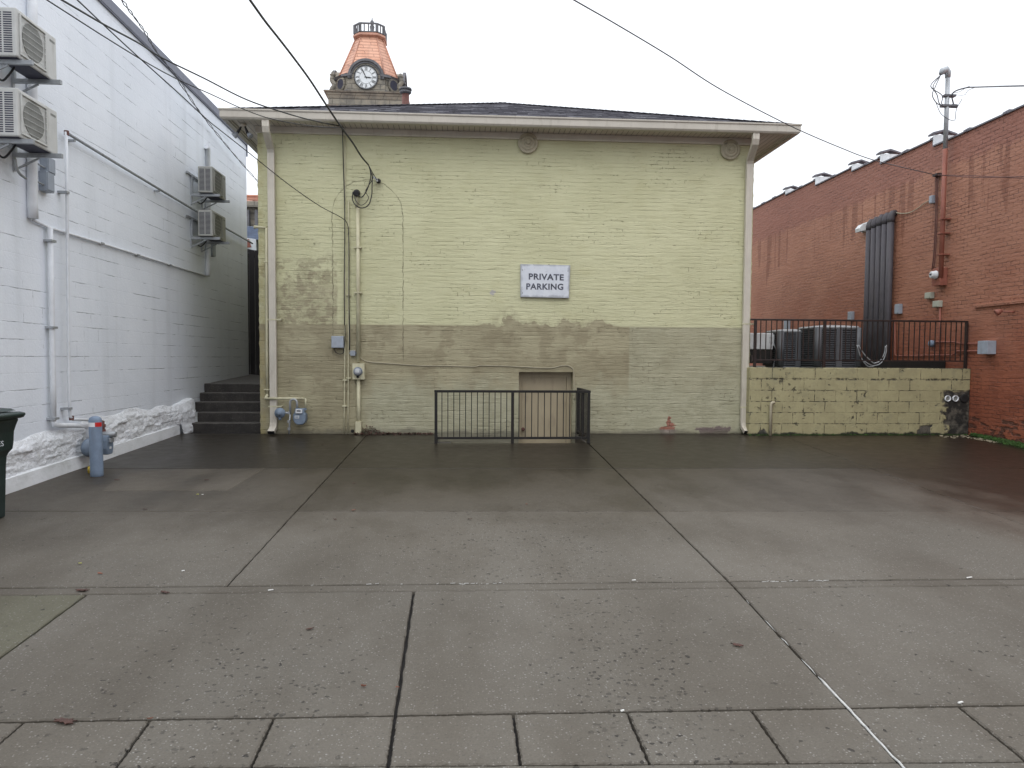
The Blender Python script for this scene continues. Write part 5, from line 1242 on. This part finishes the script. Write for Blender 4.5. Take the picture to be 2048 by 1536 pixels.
# ================================================================== BEYOND: courthouse, fence, house
CY = 59.
def cz(py, Y=CY): return PY(740, py, Y).z
cxT = PY(741, 180, 62).x
ch = thing('courthouse', 'stone courthouse with a copper roofed clock tower behind the yellow building', 'courthouse', (cxT, 62, 1))
def octo(cx, cy, H, c, z): return [(cx+a*H, cy+b*H, z) if False else p for p in [(cx+H, cy-(H-c), z), (cx+H, cy+(H-c), z), (cx+H-c, cy+H, z), (cx-(H-c), cy+H, z), (cx-H, cy+H-c, z), (cx-H, cy-(H-c), z), (cx-(H-c), cy-H, z), (cx+(H-c), cy-H, z)] for a, b in ((0, 0),)]
TY = 62.
def zT(py, H): return PY(741, py, TY-H).z
H1 = 2.85
tw = MB(); z18 = zT(181, 3.3)
tw.loft([octo(cxT, TY, H1, .1, 8), octo(cxT, TY, H1, .1, z18-1.9)])
tw.loft([octo(cxT, TY, H1+.05, .1, z18-1.9), octo(cxT, TY, H1+.05, .1, z18-.5)])
tow = tw.build('tower_wall', M['stone'], ch)
cn = MB()
for h0, h1, e0, e1 in ((-.5, -.28, .08, .16), (-.28, -.12, .2, .26), (-.12, 0, .32, .38)):
    cn.loft([octo(cxT, TY, H1+e0, .12, z18+h0), octo(cxT, TY, H1+e1, .12, z18+h1-.004)])
cn.loft([octo(cxT, TY, H1+.14, .1, z18-1.1), octo(cxT, TY, H1+.16, .1, z18-1.0)])
cn.build('cornice', M['stone'], ch)
for dx in (-1.35, -.35, .65):        # swagged panels under the cornice
    k = MB(); x = cxT+dx; k.box(x, x+.8, TY-H1-.09, TY-H1-.051, z18-1.5, z18-1.44); k.tube(curve([(x+.05, TY-H1-.09, z18-1.5), (x+.4, TY-H1-.09, z18-1.68), (x+.75, TY-H1-.09, z18-1.5)], 5), .05, 6); k.build('swag', M['stone'], ch)
zA = zT(148, 2.7)
dm = MB(); dm.loft([octo(cxT, TY, 2.55, 1.08, z18), octo(cxT, TY, 2.55, 1.08, zA-.2)]); dm.build('drum', M['stone'], ch)
dc = MB(); dc.loft([octo(cxT, TY, 2.6, 1.1, zA-.2), octo(cxT, TY, 2.75, 1.15, zA-.0)]); dc.loft([octo(cxT, TY, 2.75, 1.15, z18+.001), octo(cxT, TY, 2.65, 1.15, z18+.28)]); dc.build('drum_cornice', M['towerslate'], ch)
zR = zT(72, 1.3)
ro = MB(); ro.loft([octo(cxT, TY, 2.38, 1.0, zA+.001), octo(cxT, TY, 1.08, .46, zR)]); ro.build('tower_roof', M['copper'], ch)
rbb = MB()
for i in range(8):
    a, b = Vector(octo(cxT, TY, 2.39, 1.0, zA)[i]), Vector(octo(cxT, TY, 1.09, .46, zR)[i]); rbb.tube([a, b], .06, 6)
rbb.build('roof_rib', M['copperband'], ch)
tb = MB(); tb.loft([octo(cxT, TY, 1.1, .46, zR), octo(cxT, TY, 1.28, .54, zR+.12), octo(cxT, TY, 1.28, .54, zR+.24), octo(cxT, TY, 1.15, .48, zR+.36)]); tb.build('roof_band', M['copperband'], ch)
zB_, zC = zR+.36, zT(45, 1.3)
ring_b = octo(cxT, TY, 1.15, .48, zB_); ring_t = octo(cxT, TY, 1.15, .48, zC)
bs = MB()
for i in range(8):
    a, b = Vector(ring_b[i]), Vector(ring_b[(i+1) % 8]); up_ = Vector((0, 0, zC-zB_))
    bs.bar(a, a+up_, .22, .22)
    L = (b-a).length; n = max(2, int(L/.3))
    for j in range(1, n): p = a+(b-a)*j/n; bs.bar(p, p+up_*.93, .09, .09)
    bs.bar(a+up_, b+up_, .12, .1); bs.bar(a+Vector((0, 0, .04)), b+Vector((0, 0, .04)), .1, .07)
bs.build('balustrade', M['towerslate'], ch)
fi = MB(); fi._lathe(Vector((cxT+.15, TY, zB_-.3)), Vector((0, 0, 1)), [(0, .34), (.75, .34), (.9, .14), (1.2, .2), (1.35, .12), (1.6, .16), (1.75, .05), (1.95, .03)], 12); fi.build('finial', M['towerslate'], ch)
def clock(nx, ny):      # dormer with arched stone hood and dial, facing (nx, ny)
    n = Vector((nx, ny, 0)); s_ = Vector((-ny, nx, 0)) if nx == 0 else Vector((ny, -nx, 0)) if False else Vector((-ny, nx, 0))
    base = Vector((cxT, TY, 0))+n*2.55; zc_ = zT(152.5, 3.0); R0 = .93
    def P3(u, z, d): return base+s_*u+n*d+Vector((0, 0, z))
    dm_ = MB(); pts = [(-1.45, z18+.1), (1.45, z18+.1), (1.45, zc_+.15), (1.26, zc_+.25)]+[(1.26*math.cos(a), zc_+1.26*math.sin(a)) for a in [R_(15+i*150/14) for i in range(15)]]+[(-1.26, zc_+.25), (-1.45, zc_+.15)]
    dm_.prism(pts, lambda u, z: P3(u, z, -1.9), lambda u, z: P3(u, z, .16)); dm_.build('clock_dormer', M['stone'], ch)
    h = MB()
    arc_ = [R_(-5+i*190/22) for i in range(23)]
    for r0, r1, d in ((1.22, 1.40, .34), (1.08, 1.2, .24)):
        rg = []
        for a in arc_:
            rg.append([P3(r*math.cos(a), zc_+r*math.sin(a), dd) for r, dd in ((r0, .14), (r1, .14), (r1, d), (r0, d))])
        h.loft(rg)
    for sx in (-1, 1):
        h.prism([(sx*1.15, zc_+.05), (sx*1.9, zc_-.05), (sx*1.9, zc_+.12), (sx*1.15, zc_+.22)], lambda u, z: P3(u, z, .1), lambda u, z: P3(u, z, .38))
    h.build('hood_mould', M['towerslate'], ch)
    k = MB(); k._lathe(P3(0, zc_, .16), n, [(0, R0), (.06, R0), (.07, R0-.05)], 40); dl_ = k.build('clock_dial', M['flash'], ch)
    k = MB()
    def ann(r0, r1, d0, d1, N=48):
        rg = [[P3(r*math.cos(2*math.pi*i/N), zc_+r*math.sin(2*math.pi*i/N), dd) for r, dd in ((r0, d0), (r1, d0), (r1, d1), (r0, d1))] for i in range(N+1)]; k.loft(rg, False)
    ann(.87, .94, .22, .27); ann(.48, .50, .231, .236); ann(.81, .825, .231, .236)
    num = ['XII', 'I', 'II', 'III', 'IIII', 'V', 'VI', 'VII', 'VIII', 'IX', 'X', 'XI']
    def stroke(a, u0, r0, u1, r1, w):     # in the frame of the numeral at angle a (clockwise from 12)
        ca, sa_ = math.cos(a), math.sin(a)
        def q(u, r): x = u*ca+r*sa_; y = -u*sa_+r*ca; return x, y
        L = [q(u0-w, r0), q(u0+w, r0), q(u1+w, r1), q(u1-w, r1)]
        k.prism(L, lambda x, y: P3(x*flip, zc_+y, .231), lambda x, y: P3(x*flip, zc_+y, .237))
    flip = 1 if s_.dot(Vector((1, 0, 0))) > 0 or nx != 0 else -1
    for i, t_ in enumerate(num):
        a = 2*math.pi*i/12; wds = {'I': .055, 'V': .12, 'X': .12}; tot = sum(wds[c] for c in t_); u = -tot/2
        for c in t_:
            w_ = wds[c]; m_ = u+w_/2
            if c == 'I': stroke(a, m_, .53, m_, .79, .016)
            if c == 'V': stroke(a, m_, .53, m_-.045, .79, .017); stroke(a, m_, .53, m_+.045, .79, .010)
            if c == 'X': stroke(a, m_+.045, .53, m_-.045, .79, .017); stroke(a, m_-.045, .53, m_+.045, .79, .010)
            u += w_
    for i in range(60): a = 2*math.pi*i/60; stroke(a, 0, .825, 0, .87, .012)
    k.build('numerals', M['wire'], dl_)
    k = MB(); 
    def hand(a, L, w):
        d = (math.sin(a), math.cos(a)); p_ = (d[1], -d[0])
        k.prism([(-d[0]*.12+p_[0]*w*.6, -d[1]*.12+p_[1]*w*.6), (d[0]*L*.6+p_[0]*w, d[1]*L*.6+p_[1]*w), (d[0]*L, d[1]*L), (d[0]*L*.6-p_[0]*w, d[1]*L*.6-p_[1]*w), (-d[0]*.12-p_[0]*w*.6, -d[1]*.12-p_[1]*w*.6)], lambda x, y: P3(x*flip, zc_+y, .245), lambda x, y: P3(x*flip, zc_+y, .262))
    hand(R_(-27), .80, .035); hand(R_(96), .48, .045); k._lathe(P3(0, zc_, .24), n, [(0, .06), (.035, .05)], 12); k.build('hands', M['wire'], dl_)
clock(0, -1); clock(1, 0); clock(-1, 0)
# round windows on the chamfered corners, scroll consoles
for sx in (-1, 1):
    n = Vector((sx, -1, 0)).normalized(); c0 = Vector((cxT+sx*(2.55-.54), TY-(2.55-.54), zT(165, 2.6)))
    k = MB(); k._lathe(c0, n, [(0, .56), (.1, .54), (.11, .4)], 24); k.build('window_surround', M['stone'], ch)
    k = MB(); k._lathe(c0+n*.112, n, [(0, .38), (.01, .38)], 24); k.build('round_window', M['slot'], ch)
    x = cxT+sx*2.62
    for dy in (-1.6,):
        k = MB(); k.tube(curve([(x, TY+dy-.9, z18+.02), (x+sx*.1, TY+dy-.9, z18+.35), (x-sx*.12, TY+dy-.9, z18+.7), (x+sx*.08, TY+dy-.9, z18+1.05), (x+sx*.0, TY+dy-.9, z18+1.5), (x, TY+dy-.9, z18+1.8)], 5), [.28]*6+[.22]*6+[.26]*6+[.3]*7+[.1], 8) if False else k.tube(curve([(x, TY-2.3, z18+.02), (x+sx*.1, TY-2.3, z18+.35), (x-sx*.12, TY-2.3, z18+.7), (x+sx*.08, TY-2.3, z18+1.05), (x, TY-2.3, z18+1.45)], 5), .17, 8)
        k.disc((x, TY-2.3, z18+1.35), (0, 0, 1), [(0, .2), (.12, .26), (.2, .15), (.35, .1)], 8); k.build('scroll_console', M['stone'], ch)
# main block of the courthouse, seen down the alley
ax = PY(505, 400, 55).x
zr1, zr0 = PY(505, 377, 55).z, PY(505, 405, 55).z
k = MB(); k.box(-40, 12, 55, 75, 1, zr0-.4); k.build('wall', M['stone'], ch)
k = MB(); k.box(-40.4, 12.4, 54.5, 75.4, zr0-.4, zr0); k.box(-40.2, 12.2, 54.7, 54.99, zr0-2.1, zr0-1.9); 
k.build('eaves_cornice', M['stone'], ch)
k = MB(); k.add([(-40.4, 54.5, zr0), (12.4, 54.5, zr0), (12.4, 57.4, zr1-.35), (-40.4, 57.4, zr1-.35), (12.4, 75, zr1-.35), (-40.4, 75, zr1-.35)], [(0, 1, 2, 3), (3, 2, 4, 5)])
for i in range(52): x = -40+i; k.bar((x, 54.5, zr0+.02), (x, 57.4, zr1-.33), .05, .05)
k.build('roof', M['copperband'], ch)
k = MB(); k.box(-40.4, 12.4, 57.2, 57.8, zr1-.35, zr1-.1); k.box(-40.5, 12.5, 57.1, 57.9, zr1-.1, zr1); k.build('roof_band', M['copperband'], ch)
k = MB()
for i in range(60): k.box(-36+i*.62, -36+i*.62+.22, 54.6, 54.98, zr0-1.9, zr0-.6)
k.build('brackets', M['towerslate'], ch)
# blue shingled house
hz0, hz1 = PY(505, 474, 34).z, PY(505, 441, 34).z; hx = PY(506, 460, 34).x
hs = thing('shingled_house', 'house with blue grey shingles seen through the alley below the copper roof', 'house', (hx, 37, 1.))
MB().box(hx-5, hx+1.4, 34.4, 40, 1.0, hz0+.05).build('wall', M['terr'], hs)
k = MB(); k.add([(hx-5.2, 34, hz0-.1), (hx+1.6, 34, hz0-.1), (hx-.25, 37, hz1+.25), (hx-5.2, 37, hz1+.25), (hx-5.2, 40, hz0-.1), (hx+1.6, 40, hz0-.1)], [(0, 1, 2, 3), (3, 2, 5, 4), (1, 5, 2)])
for i in range(12): t0 = i/12; k.bar((hx-5.2, 34+3*t0-.02, hz0-.1+(hz1+.35-hz0)*t0), (hx+1.6-1.85*t0, 34+3*t0-.02, hz0-.1+(hz1+.35-hz0)*t0), .06, .05)
k.build('roof', M['siding'], hs)
# banner scrap over the fence
q = PY(503, 493, 21.); bn = thing('banner', 'small red and white banner scrap hanging above the dark alley fence', 'banner', (q.x, 21, q.z-.2))
MB().prism([(-.22, .25), (.12, .2), (.13, -.1), (.02, -.27), (-.22, -.2)], lambda u, w: (q.x+u, 21.02, q.z+w), lambda u, w: (q.x+u, 21., q.z+w)).build('cloth', M['flash'], bn)
MB().prism([(-.22, .2), (-.06, .2), (.0, -.02), (-.22, -.05)], lambda u, w: (q.x+u, 20.99, q.z+w), lambda u, w: (q.x+u, 20.985, q.z+w)).build('red_print', M['redpipe'], bn)
MB().prism([(-.22, -.04), (.06, -.1), (.1, -.19), (-.22, -.14)], lambda u, w: (q.x+u, 20.99, q.z+w), lambda u, w: (q.x+u, 20.98, q.z+w)).build('black_print', M['wire'], bn)
# alley fence
ft = PY(506, 500, 19.4).z; fn = thing('plank_fence', 'tall dark plank fence closing the alley between the white and yellow buildings', 'fence', (-5.5, 19.4, .8))
for i in range(34):
    x = -8.6+i*.143; MB().box(x, x+.136, 19.4, 19.42, tops[4]+.05, ft-random.uniform(0, .02)).build('plank', M['plank'], fn)
MB().box(-8.6, YX0-.02, 19.425, 19.47, ft-.2, ft-.1).build('rail', M['plank'], fn)
MB().box(YX0-.18, YX0-.02, 19.3, 19.39, tops[4]+.05, ft+.25).build('post', M['plank'], fn)

# ================================================================== SMALL THINGS ON THE GROUND
random.seed(31)
def leaf(px, py, s, mat, label, kind='leaf'):
    s *= .75
    p = PG(px, py); k = MB(); a = random.uniform(-.5, .5)
    if kind == 'oak':
        pts = []; n = 18
        for i in range(n): t_ = 2*math.pi*i/n; r = s*(1+.0*t_)*(.55+.45*abs(math.cos(t_/1.0)))*(1 if i % 2 else .62); pts.append((r*math.cos(t_), r*.6*math.sin(t_)))
    else: pts = [(-s, 0), (-s*.4, s*.35), (s*.3, s*.38), (s, .05*s), (s*.3, -s*.3), (-s*.5, -s*.33)]
    c_, s_ = math.cos(a), math.sin(a)
    top = [(p.x+x*c_-y*s_, p.y+x*s_+y*c_, gz(p.y+x*s_+y*c_)+.010+random.uniform(0, .007)) for x, y in pts]
    bot = [(x, y, z-.004) for x, y, z in top]
    k.loft([bot, top]); tag(k.build('fallen_leaf', mat), label, 'leaf', 'fallen leaves on the concrete')
    return
LV = [(330, 1187, .055, 'leaf', 'large brown leaf on the double joint near the greenish slab corner', 'oak'), (165, 1183, .07, 'leaf', 'brown lobed leaf at the head of the left diagonal joint', 'oak'), (130, 1446, .085, 'leaf', 'brown lobed leaf across the front joint at lower left', 'oak'),
      (300, 1441, .02, 'leafo', 'small orange leaf bit at a paving flag corner lower left', 'leaf'), (727, 1375, .022, 'leafo', 'orange brown leaf on the front slab left of the centre joint', 'oak'), (795, 1378, .014, 'leafo', 'tiny orange leaf lodged in the centre joint', 'leaf'),
      (160, 1129, .026, 'leafy', 'single bright yellow green leaf on the left slab', 'leaf'), (200, 1149, .03, 'leafo', 'pale orange leaf right of the yellow green leaf', 'leaf'), (395, 990, .022, 'leafy', 'yellow leaf beside the rectangular concrete patch', 'leaf'),
      (290, 1020, .035, 'leaf', 'brown leaf on the faint joint left of the first long joint', 'leaf'), (707, 1022, .035, 'leafo', 'reddish leaf on the faint joint right of the first long joint', 'leaf'), (708, 968, .035, 'leaf', 'brown leaf on the wet slab below the leaf drift', 'leaf'),
      (670, 1040, .025, 'leaf', 'dark brown leaf scrap below the reddish leaf', 'leaf'), (940, 1040, .03, 'leaf', 'dull brown leaf in the middle of the centre slab', 'leaf'), (645, 890, .04, 'leaf', 'dark leaf near the foot of the thin conduits', 'leaf'),
      (234, 961, .05, 'leaf', 'dark flat leaf lying right of the bollard', 'leaf'), (413, 961, .04, 'leaf', 'thin dark leaf on the rectangular concrete patch', 'leaf'), (620, 1260, .035, 'leaf', 'brown leaf near the middle of the left front slab', 'leaf'),
      (1475, 1293, .05, 'leaf', 'faint reddish lobed leaf on the right front slab', 'oak'), (1053, 1010, .02, 'leafo', 'tiny tan leaf right of the centre slab middle', 'leaf')]
for x, y, s, mt, lb, kd in LV: leaf(x, y, s, M[mt], lb, kd)
for x, y, w, d, lb in ((541, 1182, .035, .012, 'white cigarette end on the double joint left of centre'), (1268, 1162, .03, .012, 'white scrap on the double joint right of centre'), (366, 1143, .02, .014, 'small white scrap on the left slab above the double joint'), (1245, 1424, .018, .012, 'small white scrap beside the front joint'),
                       (1922, 1408, .03, .014, 'white scrap at the right end of the front joint'), (405, 990, .02, .015, 'white bit beside the yellow leaf near the patch'), (1940, 1157, .05, .014, 'white scrap at the far right of the double joint')):
    p = PG(x, y); k = MB(); k.bar((p.x-w*.5, p.y, p.z+.006), (p.x+w*.5, p.y+w*.3, p.z+.007), d*.6, .006); tag(k.build('litter_scrap', M['litter']), lb, 'litter', 'white litter on the concrete')
# sealant crumbs on the double joint
k = MB()
for i in range(30):
    x = random.choice([random.uniform(560, 1000), random.uniform(1500, 1660), random.uniform(880, 1000)]); y = 1166.5+(x-1024)*-.008+random.uniform(-1, 1.5)
    p = PG(x, y); k.bar((p.x, p.y, p.z+.001), (p.x+random.uniform(.01, .04), p.y+random.uniform(-.006, .006), p.z+.003), random.uniform(.002, .0045), .003)
struct(k.build('joint_sealant', M['caulk']))
# moss and weeds along the red wall foot
ms_ = MB()
for i in range(4200):
    y = 13.6-abs(random.gauss(0, 1))*2.2; 
    if y < 8: continue
    wdt = .08+.30*max(0, min(1, (13.3-y)/1.5)); x = XR-random.random()**1.4*wdt; z = gz(y)+random.uniform(.0, .05)
    h = random.uniform(.01, .035); a = random.uniform(0, 6.28); dx, dy = math.cos(a)*h, math.sin(a)*h
    ms_.add([(x-dx, y-dy, z), (x+dx*.3, y+dy*.3, z+h), (x+dx, y+dy, z+h*.3)], [(0, 1, 2)])
stuff(ms_.build('moss', M['soilgrass']), 'bright green moss and weeds along the foot of the red wall', 'moss')
k = MB()
for i in range(70):
    y = random.uniform(12.6, 13.68); x = XR-random.uniform(.02, .3)*(1 if y < 13.3 else 2.5); s_ = random.uniform(.01, .035); z = gz(y)
    k.add([(x-s_, y-s_*.6, z+.003), (x+s_*.8, y-s_*.5, z+.006), (x+s_, y+s_*.7, z+.012), (x-s_*.6, y+s_*.6, z+.018)], [(0, 1, 2, 3), (0, 3, 2)])
stuff(k.build('rubble_debris', M['anchor']), 'crumbs of paint and brick in the corner by the red wall', 'debris')
k = MB()
for i in range(900):
    x = random.uniform(WX0, XR); y = RY-abs(random.gauss(0, .018)); z = gz(y); h = random.uniform(.006, .02)*(1.8 if random.random() < .1 else 1); a = random.uniform(0, 6.28)
    k.add([(x-h*math.cos(a), y, z), (x, y-.004, z+h), (x+h*math.cos(a), y-.003, z+h*.4)], [(0, 1, 2)])
stuff(k.build('moss', M['soilgrass']), 'thin dark moss line at the foot of the block retaining wall', 'moss')
